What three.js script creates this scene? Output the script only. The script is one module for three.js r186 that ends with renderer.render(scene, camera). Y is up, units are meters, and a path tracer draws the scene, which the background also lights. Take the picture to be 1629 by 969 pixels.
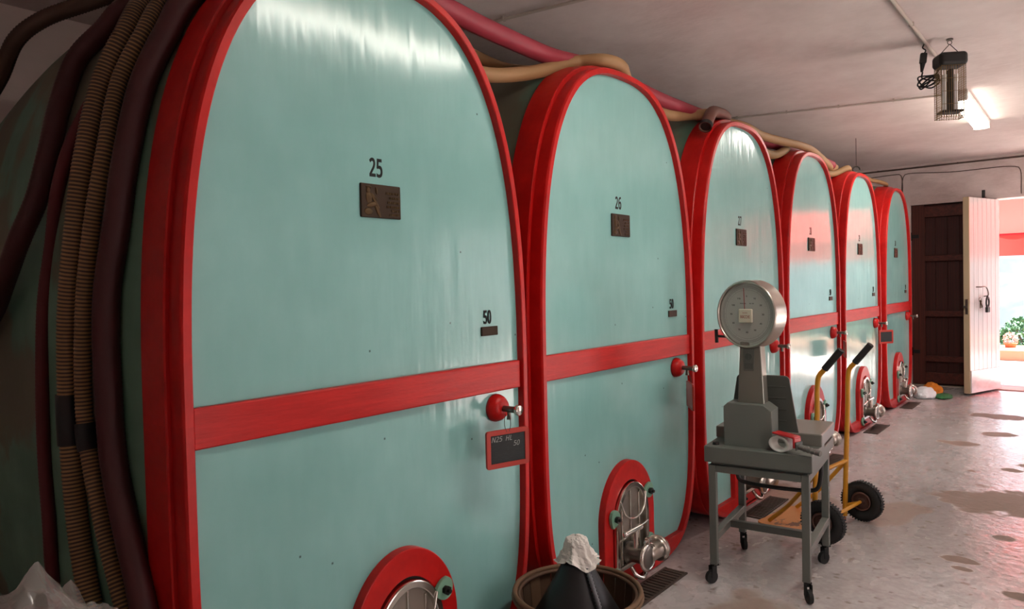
import * as THREE from 'three';
import { mergeGeometries, toCreasedNormals } from 'three/addons/utils/BufferGeometryUtils.js';
import { RoundedBoxGeometry } from 'three/addons/geometries/RoundedBoxGeometry.js';
import { TextGeometry } from 'three/addons/geometries/TextGeometry.js';
import { FontLoader } from 'three/addons/loaders/FontLoader.js';
import { RectAreaLightUniformsLib } from 'three/addons/lights/RectAreaLightUniformsLib.js';

// ---------------------------------------------------------------- camera, sky, sun, exposure
RectAreaLightUniformsLib.init();
const scene = new THREE.Scene();
const renderer = new THREE.WebGLRenderer({ antialias: true });
renderer.toneMapping = THREE.LinearToneMapping;
renderer.toneMappingExposure = 3.3;
renderer.shadowMap.enabled = true;

const camera = new THREE.PerspectiveCamera(2 * Math.atan(484.5 / 1120) * 180 / Math.PI, 1629 / 969, 0.05, 3000);
camera.position.set(1.91, 1.6, 0);
camera.rotation.order = 'YXZ';
camera.rotation.set(-0.0254, 0.6948, -0.0233);

const SKY = 1.4;
{
  const w = 64, h = 32, a = new Float32Array(w * h * 4);
  for (let j = 0; j < h; j++) for (let i = 0; i < w; i++) {
    const up = Math.max(0, ((j + 0.5) / h - 0.5) * 2), t = Math.pow(up, 0.6), k = (j * w + i) * 4;
    a[k] = SKY * (1.0 - 0.45 * t); a[k + 1] = SKY * (1.02 - 0.32 * t); a[k + 2] = SKY * (1.06 - 0.08 * t); a[k + 3] = 1;
  }
  const sky = new THREE.DataTexture(a, w, h, THREE.RGBAFormat, THREE.FloatType);
  sky.mapping = THREE.EquirectangularReflectionMapping; sky.magFilter = THREE.LinearFilter; sky.needsUpdate = true;
  scene.background = sky;
}
const sun = new THREE.DirectionalLight(new THREE.Color(1.0, 0.97, 0.94), 22);
sun.position.set(0.42 * 30, 0.85 * 30, -6 - 0.32 * 30); sun.target.position.set(0, 0, -6);
sun.castShadow = true; sun.shadow.radius = 1;
sun.shadow.camera.left = -12; sun.shadow.camera.right = 12; sun.shadow.camera.top = 12; sun.shadow.camera.bottom = -12;
sun.shadow.camera.near = 1; sun.shadow.camera.far = 80; sun.shadow.mapSize.set(2048, 2048);
scene.add(sun, sun.target);

// ---------------------------------------------------------------- helpers
const PI = Math.PI, V = (x, y, z) => new THREE.Vector3(x, y, z);
function rng(seed) { let s = seed >>> 0; return () => { s = (s + 0x6D2B79F5) | 0; let t = Math.imul(s ^ (s >>> 15), 1 | s); t = (t + Math.imul(t ^ (t >>> 7), 61 | t)) ^ t; return ((t ^ (t >>> 14)) >>> 0) / 4294967296; }; }
function hash(x, y, s) { let h = Math.imul(x, 374761393) + Math.imul(y, 668265263) + Math.imul(s, 2147483647 ^ 0x1234567); h = Math.imul(h ^ (h >>> 13), 1274126177); return ((h ^ (h >>> 16)) >>> 0) / 4294967296; }
function vnoise(x, y, s, px = 1e9, py = 1e9) {
  const ix = Math.floor(x), iy = Math.floor(y), fx = x - ix, fy = y - iy, u = fx * fx * (3 - 2 * fx), v = fy * fy * (3 - 2 * fy);
  const m = (a, p) => ((a % p) + p) % p, x0 = m(ix, px), x1 = m(ix + 1, px), y0 = m(iy, py), y1 = m(iy + 1, py);
  return (hash(x0, y0, s) * (1 - u) + hash(x1, y0, s) * u) * (1 - v) + (hash(x0, y1, s) * (1 - u) + hash(x1, y1, s) * u) * v;
}
function fbm(x, y, s, o = 4, px = 1e9, py = 1e9) { let a = 0.5, r = 0, n = 0; for (let i = 0; i < o; i++) { r += a * vnoise(x, y, s + i, px, py); n += a; x *= 2; y *= 2; px *= 2; py *= 2; a *= 0.5; } return r / n; }
const clamp = (v, a = 0, b = 1) => Math.min(b, Math.max(a, v)), smooth = (a, b, v) => { const t = clamp((v - a) / (b - a)); return t * t * (3 - 2 * t); };
function tex(w, h, fn, srgb = false) {
  const a = new Uint8Array(w * h * 4);
  for (let j = 0; j < h; j++) for (let i = 0; i < w; i++) { const c = fn(i / w, j / h), k = (j * w + i) * 4; if (c.length) { a[k] = clamp(c[0]) * 255; a[k + 1] = clamp(c[1]) * 255; a[k + 2] = clamp(c[2]) * 255; } else a[k] = a[k + 1] = a[k + 2] = clamp(c) * 255; a[k + 3] = 255; }
  const t = new THREE.DataTexture(a, w, h); t.magFilter = THREE.LinearFilter; t.minFilter = THREE.LinearFilter; t.wrapS = t.wrapT = THREE.RepeatWrapping; if (srgb) t.colorSpace = THREE.SRGBColorSpace; t.needsUpdate = true; return t;
}
function rep(t, u, v) { const c = t.clone(); c.repeat.set(u, v); c.needsUpdate = true; return c; }
const hexrgb = (h) => [(h >> 16 & 255) / 255, (h >> 8 & 255) / 255, (h & 255) / 255];
const mixc = (a, b, t) => a.map((v, i) => v + (b[i] - v) * t);
function mat(color, roughness = 0.6, o = {}) { return new THREE.MeshPhysicalMaterial({ color, roughness, ...o }); }
const used = {};
function numbered(n) { used[n] = (used[n] ?? -1) + 1; return used[n] ? n + '_' + String(used[n]).padStart(3, '0') : n; }
function shade(m) { m.castShadow = m.receiveShadow = true; return m; }
function part(parent, name, geo, m, pos, rot) { const o = shade(new THREE.Mesh(geo, m)); o.name = name; if (pos) o.position.set(...pos); if (rot) o.rotation.set(...rot); parent.add(o); return o; }
function tag(o, label, category, group, kind) { o.userData.label = label; o.userData.category = category; if (group) o.userData.group = group; if (kind) o.userData.kind = kind; return o; }
function thing(name, label, category, pos = [0, 0, 0], turn = 0, group, kind) { const g = new THREE.Group(); g.name = numbered(name); g.position.set(...pos); g.rotation.y = turn; scene.add(g); return tag(g, label, category, group, kind); }
function single(name, geo, m, label, category, group, kind) { const o = part(scene, numbered(name), geo, m); return tag(o, label, category, group, kind); }
const box = (w, h, d, x = 0, y = 0, z = 0) => new THREE.BoxGeometry(w, h, d).translate(x, y, z);
const rbox = (w, h, d, r = 0.004, x = 0, y = 0, z = 0, seg = 2) => new RoundedBoxGeometry(w, h, d, seg, Math.min(r, w / 2.01, h / 2.01, d / 2.01)).translate(x, y, z);
const cyl = (r0, r1, h, n = 24, open = false) => new THREE.CylinderGeometry(r0, r1, h, n, 1, open);
function merge(list) { return mergeGeometries(list.map((g) => { const q = g.index ? g.toNonIndexed() : g; for (const k of Object.keys(q.attributes)) if (!['position', 'normal', 'uv'].includes(k)) q.deleteAttribute(k); return q; })); }
function rod(a, b, r, n = 10) { const d = b.clone().sub(a), g = cyl(r, r, d.length(), n); g.applyQuaternion(new THREE.Quaternion().setFromUnitVectors(V(0, 1, 0), d.clone().normalize())); const m = a.clone().add(b).multiplyScalar(0.5); return g.translate(m.x, m.y, m.z); }
function curve(pts, tension = 0.5) { return new THREE.CatmullRomCurve3(pts.map((p) => V(...p)), false, 'centripetal', tension); }
function tube(pts, r, seg = 60, rad = 10) { const c = pts.isCurve || pts.getPoint ? pts : curve(pts); return capped(c, r, seg, rad); }
function capped(c, r, seg, rad) {
  const g = new THREE.TubeGeometry(c, seg, r, rad, false), ends = [];
  for (const t of [0, 1]) { const p = c.getPoint(t), d = c.getTangent(t).multiplyScalar(t ? 1 : -1), q = new THREE.CircleGeometry(r, rad); q.applyQuaternion(new THREE.Quaternion().setFromUnitVectors(V(0, 0, 1), d)); ends.push(q.translate(p.x, p.y, p.z)); }
  return merge([g, ...ends]);
}
// a hose with real corrugations: pitch in metres, depth of the groove
function hoseGeo(pts, r, pitch = 0.012, depth = 0.003, rad = 14, wall = 0.006) {
  const c = curve(pts), L = c.getLength(), n = Math.max(8, Math.round(L / pitch * 2)), fr = c.computeFrenetFrames(n), pos = [], uv = [], idx = [];
  for (let i = 0; i <= n; i++) {
    const t = i / n, p = c.getPointAt(t), T = fr.tangents[i], N = fr.normals[i], B = fr.binormals[i], rr = r - (i % 2 ? depth : 0);
    for (let j = 0; j <= rad; j++) { const a = j / rad * 2 * PI; pos.push(p.x + rr * (Math.cos(a) * N.x + Math.sin(a) * B.x), p.y + rr * (Math.cos(a) * N.y + Math.sin(a) * B.y), p.z + rr * (Math.cos(a) * N.z + Math.sin(a) * B.z)); uv.push(j / rad * 2 * PI * r, t * L); }
  }
  for (let i = 0; i < n; i++) for (let j = 0; j < rad; j++) { const a = i * (rad + 1) + j, b = a + rad + 1; idx.push(a, b, a + 1, b, b + 1, a + 1); }
  // hollow ends: an annulus and a short inner sleeve
  for (const e of [0, 1]) {
    const i = e ? n : 0, p = c.getPointAt(e), T = fr.tangents[i], N = fr.normals[i], B = fr.binormals[i], s0 = pos.length / 3;
    for (const [q, back] of [[r, 0], [r - wall, 0], [r - wall, 0.08]]) for (let j = 0; j <= rad; j++) { const a = j / rad * 2 * PI, k = (e ? -1 : 1) * back; pos.push(p.x + k * T.x + q * (Math.cos(a) * N.x + Math.sin(a) * B.x), p.y + k * T.y + q * (Math.cos(a) * N.y + Math.sin(a) * B.y), p.z + k * T.z + q * (Math.cos(a) * N.z + Math.sin(a) * B.z)); uv.push(0, 0); }
    for (let k = 0; k < 2; k++) for (let j = 0; j < rad; j++) { const a = s0 + k * (rad + 1) + j, b = a + rad + 1; idx.push(a, b, a + 1, b, b + 1, a + 1); }
  }
  const g = new THREE.BufferGeometry(); g.setAttribute('position', new THREE.Float32BufferAttribute(pos, 3)); g.setAttribute('uv', new THREE.Float32BufferAttribute(uv, 2)); g.setIndex(idx); g.computeVertexNormals(); return g;
}
function lathe(pts, n = 40) { return new THREE.LatheGeometry(pts.map(([r, y]) => new THREE.Vector2(r, y)), n); }
function extrude(shape, depth, bevel = 0, seg = 24) { return new THREE.ExtrudeGeometry(shape, { depth, bevelEnabled: bevel > 0, bevelSize: bevel, bevelThickness: bevel, bevelSegments: 2, curveSegments: seg }); }
const fontBold = await new FontLoader().loadAsync('fonts/droid/droid_sans_bold.typeface.json');
function text(str, h, depth, sx = 1) { const g = new TextGeometry(str, { font: fontBold, size: h, depth, curveSegments: 5, bevelEnabled: false }); g.computeBoundingBox(); const b = g.boundingBox; g.translate(-(b.min.x + b.max.x) / 2, -b.min.y, 0); return g.scale(sx, 1, 1); }

// ---------------------------------------------------------------- textures and materials
const plasterBump = tex(512, 512, (u, v) => 0.5 * fbm(u * 8, v * 24, 3, 4, 8, 24) + 0.35 * fbm(u * 30, v * 60, 9, 3, 30, 60) + 0.15 * fbm(u * 90, v * 90, 5, 2, 90, 90));
const plasterTone = tex(512, 512, (u, v) => { const n = fbm(u * 6, v * 6, 21, 5, 6, 6), m = fbm(u * 40, v * 40, 22, 3, 40, 40); return mixc([0.82, 0.755, 0.74], [0.885, 0.83, 0.815], clamp(0.5 + (n - 0.5) * 1.6 + (m - 0.5) * 0.5)); }, true);
const headBump = tex(1024, 1024, (u, v) => clamp(0.5 + 0.9 * (fbm(u * 7, v * 9, 31, 3, 7, 9) - 0.5) + 0.42 * (fbm(u * 60, v * 10, 33, 3, 60, 10) - 0.5) + 0.12 * (fbm(u * 160, v * 24, 35, 2, 160, 24) - 0.5)));
const headTone = tex(512, 512, (u, v) => {
  const n = fbm(u * 5, v * 7, 41, 5, 5, 7), m = fbm(u * 60, v * 18, 42, 3, 60, 18);
  let c = mixc(hexrgb(0x7fb2ae), hexrgb(0x8dbfbc), clamp(0.5 + (n - 0.5) * 1.8 + (m - 0.5) * 0.5));
  if (hash(Math.floor(u * 512), Math.floor(v * 512), 77) > 0.99988) c = hexrgb(0x2d3a36);
  return c;
}, true);
const redBump = tex(512, 512, (u, v) => clamp(0.5 + 0.6 * (fbm(u * 10, v * 10, 51, 4, 10, 10) - 0.5) + 0.35 * (fbm(u * 70, v * 24, 52, 3, 70, 24) - 0.5)));
const redTone = tex(512, 512, (u, v) => { const n = fbm(u * 9, v * 9, 54, 5, 9, 9), m = fbm(u * 50, v * 50, 55, 3, 50, 50); return mixc(hexrgb(0xac100f), hexrgb(0xc41c19), clamp(0.5 + (n - 0.5) * 1.7 + (m - 0.5) * 0.6)); }, true);
// body: old green paint with blotches of brown cellar dust; v runs from the front to the back, u round the section from the right
const bodyTone = tex(1024, 512, (u, v) => {
  const n = fbm(u * 26, v * 12, 61, 5, 26, 12), m = fbm(u * 120, v * 14, 62, 3, 120, 14), d = fbm(u * 14, v * 7, 64, 5, 14, 7);
  const g = mixc(hexrgb(0x587f6b), hexrgb(0x6d937e), clamp(0.5 + (n - 0.5) * 1.6 + (m - 0.5) * 0.6));
  const top = u > 0.14 && u < 0.44 ? 1 : 0;                                    // dust lies in blotches on the upper part
  const dust = smooth(0.47 - 0.2 * smooth(0.12, 0.2, u) * smooth(0.46, 0.36, u) * top, 0.62, d + (m - 0.5) * 0.14) * 0.85;
  return mixc(g, hexrgb(0x6a6250), dust);
}, true);
const M = {
  ceiling: mat(0xffffff, 0.9, { map: rep(plasterTone, 3, 5), bumpMap: rep(plasterBump, 4, 7), bumpScale: 0.006 }),
  wall: mat(0xffffff, 0.92, { map: rep(plasterTone, 2, 1), bumpMap: rep(plasterBump, 3, 2), bumpScale: 0.006 }),
  head: mat(0xffffff, 0.15, { map: headTone, bumpMap: headBump, bumpScale: 0.0026, specularIntensity: 1 }),
  red: mat(0xffffff, 0.36, { map: redTone, specularIntensity: 0.6, bumpMap: redBump, bumpScale: 0.0012 }),
  body: mat(0xffffff, 0.62, { map: bodyTone, bumpMap: rep(redBump, 3, 2), bumpScale: 0.002 }),
  steel: mat(0xb9b2a8, 0.3, { metalness: 1 }),
  steelBright: mat(0xd8d4cc, 0.16, { metalness: 1 }),
  steelDark: mat(0x77716a, 0.38, { metalness: 1 }),
  bronze: mat(0x33271c, 0.5, { metalness: 0.7 }),
  bronzeLight: mat(0x46351f, 0.42, { metalness: 0.75 }),
  lug: mat(0x6f9c85, 0.5),
  black: mat(0x151413, 0.5),
  rubber: mat(0x1b1a19, 0.8),
  ink: mat(0x0a0f0e, 0.8),
  slate: mat(0x23282a, 0.75),
  redFrame: mat(0xa82a1c, 0.45),
  chalk: mat(0xc9ccc8, 0.95),
  wire: mat(0x4a4540, 0.5, { metalness: 0.8 }),
  greyPaint: mat(0x5f645e, 0.45, { bumpMap: redBump, bumpScale: 0.0006 }),
  greyDark: mat(0x41443f, 0.42),
  yellow: mat(0xc2861c, 0.4, { bumpMap: redBump, bumpScale: 0.0006 }),
  white: mat(0xe9e6e0, 0.5),
};

// ---------------------------------------------------------------- room
const X0 = -2.8, X1 = 4.5, Z0 = 1.8, ZB = -11.8, H = 3.25;
{
  const fw = 7.6, fd = 14.2, fx = (X0 + X1) / 2, fz = (Z0 + ZB) / 2;
  const x0 = fx - fw / 2, z1 = fz + fd / 2;
  // worn, matt places in the glossy floor coat: centre x, z, half sizes, and damp stains
  const worn = [[1.42, -5.98, 0.42, 0.30], [1.28, -5.85, 0.25, 0.16], [1.31, -4.62, 0.10, 0.07], [1.34, -4.48, 0.06, 0.035], [1.14, -8.48, 0.17, 0.13], [0.89, -7.85, 0.16, 0.10], [1.08, -9.62, 0.30, 0.16], [1.46, -5.15, 0.05, 0.05], [1.36, -7.0, 0.07, 0.06], [1.1, -6.8, 0.03, 0.03], [1.62, -4.25, 0.10, 0.06], [1.9, -7.2, 0.4, 0.2], [2.4, -5.2, 0.5, 0.3], [2.2, -3.2, 0.4, 0.3], [1.75, -7.9, 0.3, 0.1]];
  const damp = [[0.82, -5.25, 0.20, 0.28], [0.7, -3.0, 0.25, 0.5], [0.2, -5.2, 0.25, 0.35]];
  const wornAt = (x, z) => {
    let w = 0; const n = (fbm(x * 5 + 40, z * 5 + 90, 71, 5) - 0.5) * 1.5;
    for (const [a, b, rx, rz] of worn) { const dx = (x - a) / rx, dz = (z - b) / rz, q = dx * dx + dz * dz; if (q < 5) w = Math.max(w, smooth(1.1, 0.9, Math.sqrt(q) + n)); }
    return w;
  };
  const dampAt = (x, z) => { let w = 0; const n = (fbm(x * 4 + 11, z * 4 + 70, 74, 4) - 0.5) * 1.4; for (const [a, b, rx, rz] of damp) { const dx = (x - a) / rx, dz = (z - b) / rz, q = dx * dx + dz * dz; if (q < 5) w = Math.max(w, smooth(1.15, 0.85, Math.sqrt(q) + n)); } return w; };
  const FW = 1024, FH = 2048;
  const colour = tex(FW, FH, (u, v) => {
    const x = x0 + u * fw, z = z1 - v * fd, n = fbm(x * 1.6 + 50, z * 1.2 + 80, 81, 5), m = fbm(x * 14 + 9, z * 9 + 300, 82, 4), f = fbm(x * 60, z * 60 + 900, 83, 2);
    let c = mixc(hexrgb(0xa39d9b), hexrgb(0xbdb7b7), clamp(0.5 + (n - 0.5) * 1.5 + (m - 0.5) * 0.8 + (f - 0.5) * 0.7));
    c = mixc(c, hexrgb(0x7d685b), wornAt(x, z) * 0.9); c = mixc(c, hexrgb(0x8a6f5c), dampAt(x, z) * 0.55);
    const spot = fbm(x * 22 + 3, z * 22 + 600, 88, 3); if (spot > 0.72) c = mixc(c, hexrgb(0x75685e), smooth(0.72, 0.82, spot) * 0.6);
    return c;
  }, true);
  const rough = tex(FW, FH, (u, v) => {
    const x = x0 + u * fw, z = z1 - v * fd, n = fbm(x * 3 + 20, z * 1.6 + 50, 91, 4), m = fbm(x * 20 + 5, z * 12 + 400, 92, 3);
    return clamp(0.26 + (n - 0.5) * 0.14 + (m - 0.5) * 0.08 + wornAt(x, z) * 0.45 + dampAt(x, z) * 0.12, 0.16, 0.95);
  });
  const bump = tex(1024, 1024, (u, v) => 0.55 * fbm(u * 10, v * 16, 95, 5, 10, 16) + 0.45 * fbm(u * 60, v * 60, 96, 3, 60, 60));
  const floorMat = mat(0xffffff, 1, { map: colour, roughnessMap: rough, bumpMap: rep(bump, 4, 7), bumpScale: 0.005 });
  tag(part(scene, 'floor', box(fw, 0.2, fd, fx, -0.1, fz), floorMat), 'worn glossy grey concrete cellar floor with matt patches', 'floor', null, 'structure');
  tag(part(scene, 'ceiling', box(fw, 0.2, fd, fx, H + 0.1, fz), M.ceiling), 'uneven pinkish white plastered cellar ceiling', 'ceiling', null, 'structure');
  tag(part(scene, 'wall_left', box(0.25, H, fd, X0 - 0.125, H / 2, fz), M.wall), 'white plaster wall behind the row of casks', 'wall', null, 'structure');
  tag(part(scene, 'wall_near', box(X1 - X0, H, 0.25, fx, H / 2, Z0 + 0.125), M.wall), 'white plaster wall behind the viewer', 'wall', null, 'structure');
  // right wall with a wide doorway, and a nearer one added for fill light
  const DZ0 = -8.8, DZ1 = -6.3, DH = 2.3, FILLZ0 = -2.7, FILLZ1 = -1.4;
  const rw = thing('wall_right', 'white plaster wall opposite the casks with a wide open doorway and a nearer one added for fill light', 'wall', [0, 0, 0], 0, null, 'structure');
  part(rw, 'wall_section', box(0.25, H, Z0 - FILLZ1, X1 + 0.125, H / 2, (Z0 + FILLZ1) / 2), M.wall);
  part(rw, 'wall_section', box(0.25, H, FILLZ0 - DZ1, X1 + 0.125, H / 2, (FILLZ0 + DZ1) / 2), M.wall);
  part(rw, 'lintel', box(0.25, H - DH, FILLZ1 - FILLZ0, X1 + 0.125, (H + DH) / 2, (FILLZ0 + FILLZ1) / 2), M.wall);  // over the nearer doorway, added to brighten the first cask
  part(rw, 'wall_section', box(0.25, H, DZ0 - ZB + 0.3, X1 + 0.125, H / 2, (DZ0 + ZB - 0.3) / 2), M.wall);
  part(rw, 'lintel', box(0.25, H - DH, DZ1 - DZ0, X1 + 0.125, (H + DH) / 2, (DZ0 + DZ1) / 2), M.wall);
  // back wall with the portal
  const OX0 = -0.22, OX1 = 2.35, OH = 2.66, T = 0.3;
  const bw = thing('wall_back', 'white plaster end wall with the open portal', 'wall', [0, 0, 0], 0, null, 'structure');
  part(bw, 'wall_section', box(OX0 - X0, H, T, (X0 + OX0) / 2, H / 2, ZB - T / 2), M.wall);
  part(bw, 'wall_section', box(X1 - OX1, H, T, (X1 + OX1) / 2, H / 2, ZB - T / 2), M.wall);
  part(bw, 'lintel', box(OX1 - OX0, H - OH, T, (OX0 + OX1) / 2, (H + OH) / 2, ZB - T / 2), M.wall);
  part(bw, 'threshold', box(OX1 - OX0, 0.02, 0.34, (OX0 + OX1) / 2, 0.003, ZB - 0.2), mat(0xa89c8e, 0.8));

  // brown closed leaf
  const grain = tex(256, 512, (u, v) => { const n = fbm(u * 24, v * 5, 101, 4, 24, 5), m = fbm(u * 90, v * 6, 102, 3, 90, 6); return mixc(hexrgb(0x42180d), hexrgb(0x64281a), clamp(0.5 + (n - 0.5) * 1.5 + (m - 0.5) * 0.8)); }, true);
  const brown = mat(0xffffff, 0.55, { map: grain }), brownDark = mat(0xc8a8a0, 0.6, { map: grain });
  const d1 = thing('door_1', 'dark brown panelled wooden door leaf, closed, beside the last cask', 'door', [OX0, 0, ZB - 0.1], 0, null, 'structure');
  const DW = 1.055, DHt = 2.66;
  part(d1, 'backing', box(DW, DHt, 0.012, DW / 2, DHt / 2 + 0.005, -0.022), brownDark);
  for (let k = 0; k < 7; k++) part(d1, 'plank', rbox(DW / 7 - 0.0015, DHt - 0.03, 0.03, 0.004, DW / 14 + k * DW / 7, DHt / 2 + 0.01, 0), brownDark);
  for (const x of [0.09, DW - 0.09]) part(d1, 'stile', rbox(0.17, DHt - 0.02, 0.045, 0.006, x, DHt / 2 + 0.01, 0.035), brown);
  for (const y of [0.12, 0.40, 1.06, 1.87, 2.55]) part(d1, 'rail', rbox(DW - 0.34, y > 0.3 && y < 2.4 ? 0.085 : 0.16, 0.05, 0.006, DW / 2, y, 0.035), brown);
  part(d1, 'hinge', merge([cyl(0.016, 0.016, 0.12, 12).translate(-0.005, 2.2, 0.07), box(0.10, 0.05, 0.012, 0.05, 2.2, 0.063)]), M.black);
  part(d1, 'hinge', merge([cyl(0.016, 0.016, 0.12, 12).translate(-0.005, 0.5, 0.07), box(0.10, 0.05, 0.012, 0.05, 0.5, 0.063)]), M.black);

  // white leaf, swung into the room
  const paintTone = tex(256, 512, (u, v) => { const n = fbm(u * 10, v * 8, 111, 4, 10, 8); return mixc([0.80, 0.79, 0.79], [0.88, 0.87, 0.87], clamp(0.5 + (n - 0.5) * 1.6)); }, true);
  const whitePaint = mat(0xffffff, 0.14, { map: paintTone, bumpMap: redBump, bumpScale: 0.0008 }), rawEdge = mat(0xb5a183, 0.7);
  const ang = Math.atan2(0.736, -0.264);                                  // from the hinge towards the free edge, in x-z
  const d2 = thing('door_2', 'white boarded door leaf standing open into the room', 'door', [0.835, 0, ZB - 0.02], -ang, null, 'structure');
  const LW = 0.785, LB = 0.03, LH = 2.62, nb = 7;                         // local x runs from hinge to free edge, local -z ... faces the room
  part(d2, 'frame', merge([box(0.08, LH, 0.03, 0.04, LB + LH / 2, 0.02), box(0.08, LH, 0.03, LW - 0.04, LB + LH / 2, 0.02), box(LW - 0.16, 0.12, 0.03, LW / 2, LB + 0.06, 0.02), box(LW - 0.16, 0.12, 0.03, LW / 2, LB + LH / 2, 0.02), box(LW - 0.16, 0.12, 0.03, LW / 2, LB + LH - 0.06, 0.02)]), brown);
  for (let k = 0; k < nb; k++) part(d2, 'plank', rbox(LW / nb - 0.005, LH - 0.005, 0.028, 0.004, LW / nb * (k + 0.5), LB + LH / 2, -0.012), whitePaint);
  part(d2, 'kick_board', rbox(LW - 0.01, 0.30, 0.018, 0.004, LW / 2, LB + 0.155, -0.034), whitePaint);
  part(d2, 'edge_strip', rbox(0.022, LH, 0.075, 0.004, LW + 0.009, LB + LH / 2, 0.004), rawEdge);
  const lk = part(d2, 'latch', merge([box(0.018, 0.20, 0.03, LW + 0.02, LB + 1.16, 0), box(0.03, 0.03, 0.05, LW + 0.03, LB + 1.16, 0.01)]), M.steelDark);
  const pl = part(d2, 'pull_handle', tube([[LW - 0.16, 1.45, -0.03], [LW - 0.16, 1.45, -0.085], [LW - 0.30, 1.44, -0.09], [LW - 0.36, 1.33, -0.08], [LW - 0.36, 1.32, -0.03]], 0.008, 30, 8), M.steelDark);
  part(d2, 'bolt', merge([cyl(0.02, 0.02, 0.12, 12).translate(0.36, LB + LH + 0.05, 0), box(0.05, 0.03, 0.03, 0.36, LB + LH, -0.01)]), M.black);
  const kx = Math.cos(ang), kz = Math.sin(ang);
  // padlock and keys hanging from the handle: normal of the leaf towards the room is (sin, -cos)
  const nrm = [kz, -kx], put = (l, y, n) => [0.835 + kx * l + nrm[0] * n, y, ZB - 0.02 + kz * l + nrm[1] * n];
  const pd = thing('padlock', 'open black padlock hanging from the handle of the white door', 'padlock', put(LW - 0.36, 1.24, 0.075), -ang);
  part(pd, 'lock_body', rbox(0.07, 0.075, 0.035, 0.01, 0, -0.10, 0), M.black);
  part(pd, 'shackle', new THREE.TorusGeometry(0.035, 0.011, 8, 20).scale(1, 1.9, 1), M.black, [0, 0.0, 0]);
  const ky = thing('key_bunch', 'small bunch of rusty keys hanging on the white door', 'keys', put(LW - 0.20, 1.28, 0.06), -ang);
  part(ky, 'key_ring', new THREE.TorusGeometry(0.028, 0.004, 6, 20), M.steelDark);
  for (let k = 0; k < 3; k++) part(ky, 'key', merge([cyl(0.006, 0.006, 0.09, 8).translate(0, -0.07, 0), new THREE.TorusGeometry(0.016, 0.006, 6, 14).translate(0, -0.028, 0), box(0.026, 0.014, 0.005, 0.012, -0.11, 0)]), M.bronzeLight, [0, 0, 0], [0, 0.4 * k, (k - 1) * 0.5]);
}

// ---------------------------------------------------------------- casks
const A = 0.745, Y0 = 1.2345, YT = 2.71, NT = 2.72, NB = 4.7, N = 160;
const sup = (t, a, yt, yb) => { const c = Math.cos(t), s = Math.sin(t), n = s >= 0 ? NT : NB; return [a * Math.sign(c) * Math.pow(Math.abs(c), 2 / n), Y0 + (s >= 0 ? yt - Y0 : Y0 - yb) * Math.sign(s) * Math.pow(Math.abs(s), 2 / n)]; };
const params = (() => { const K = 20000, acc = [0]; let p = sup(0, A, YT, 0); for (let i = 1; i <= K; i++) { const q = sup(i / K * 2 * PI, A, YT, 0); acc.push(acc[i - 1] + Math.hypot(q[0] - p[0], q[1] - p[1])); p = q; } const out = []; let j = 0; for (let i = 0; i < N; i++) { const w = acc[K] * i / N; while (acc[j + 1] < w) j++; out.push((j + (w - acc[j]) / (acc[j + 1] - acc[j])) / K * 2 * PI); } return out; })();
const PERIM = 6.6;
// section at inset d (negative is larger): closed list of [z, y]; the base stays on the floor
const section = (d, g = 1) => params.map((t) => sup(t, A * g - d, YT * g - d, Math.max(d, 0) + 0.004));
function loft(secs, crease = 0.6, vmax = null) {
  const pos = [], uv = [], idx = []; let v = 0;
  secs.forEach(([x, pts], i) => {
    if (i) { const [px, pp] = secs[i - 1]; v += Math.hypot(x - px, pts[40][1] - pp[40][1]); }
    for (let k = 0; k <= N; k++) { const p = pts[k % N]; pos.push(x, p[1], p[0]); uv.push(vmax ? k / N : k / N * PERIM, vmax ? v / vmax : v); }
  });
  for (let i = 0; i < secs.length - 1; i++) for (let k = 0; k < N; k++) { const a = i * (N + 1) + k, b = a + N + 1; idx.push(a, b, a + 1, b, b + 1, a + 1); }
  const g = new THREE.BufferGeometry(); g.setAttribute('position', new THREE.Float32BufferAttribute(pos, 3)); g.setAttribute('uv', new THREE.Float32BufferAttribute(uv, 2)); g.setIndex(idx);
  if (crease) return toCreasedNormals(g, crease);
  g.computeVertexNormals(); return g;
}
function disc(d, x, dish, rings = 14, g = 1) {       // the filled end of the cask, dished inwards by `dish`
  const pts = section(d, g), pos = [], uv = [], idx = [], cy = 1.3;
  pos.push(x - dish, cy, 0); uv.push(0, cy / 2.8);
  for (let r = 1; r <= rings; r++) { const s = r / rings; for (let k = 0; k < N; k++) { const z = pts[k][0] * s, y = cy + (pts[k][1] - cy) * s; pos.push(x - dish * (1 - s * s), y, z); uv.push(-z / 2.8, y / 2.8); } }
  for (let k = 0; k < N; k++) idx.push(0, 1 + (k + 1) % N, 1 + k);
  for (let r = 0; r < rings - 1; r++) for (let k = 0; k < N; k++) { const a = 1 + r * N + k, b = 1 + r * N + (k + 1) % N; idx.push(a, b, a + N, b, b + N, a + N); }
  const q = new THREE.BufferGeometry(); q.setAttribute('position', new THREE.Float32BufferAttribute(pos, 3)); q.setAttribute('uv', new THREE.Float32BufferAttribute(uv, 2)); q.setIndex(idx); q.computeVertexNormals(); return q;
}
const REC = 0.032;                                   // depth at which the head lies behind the rim
const G = {};
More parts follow.
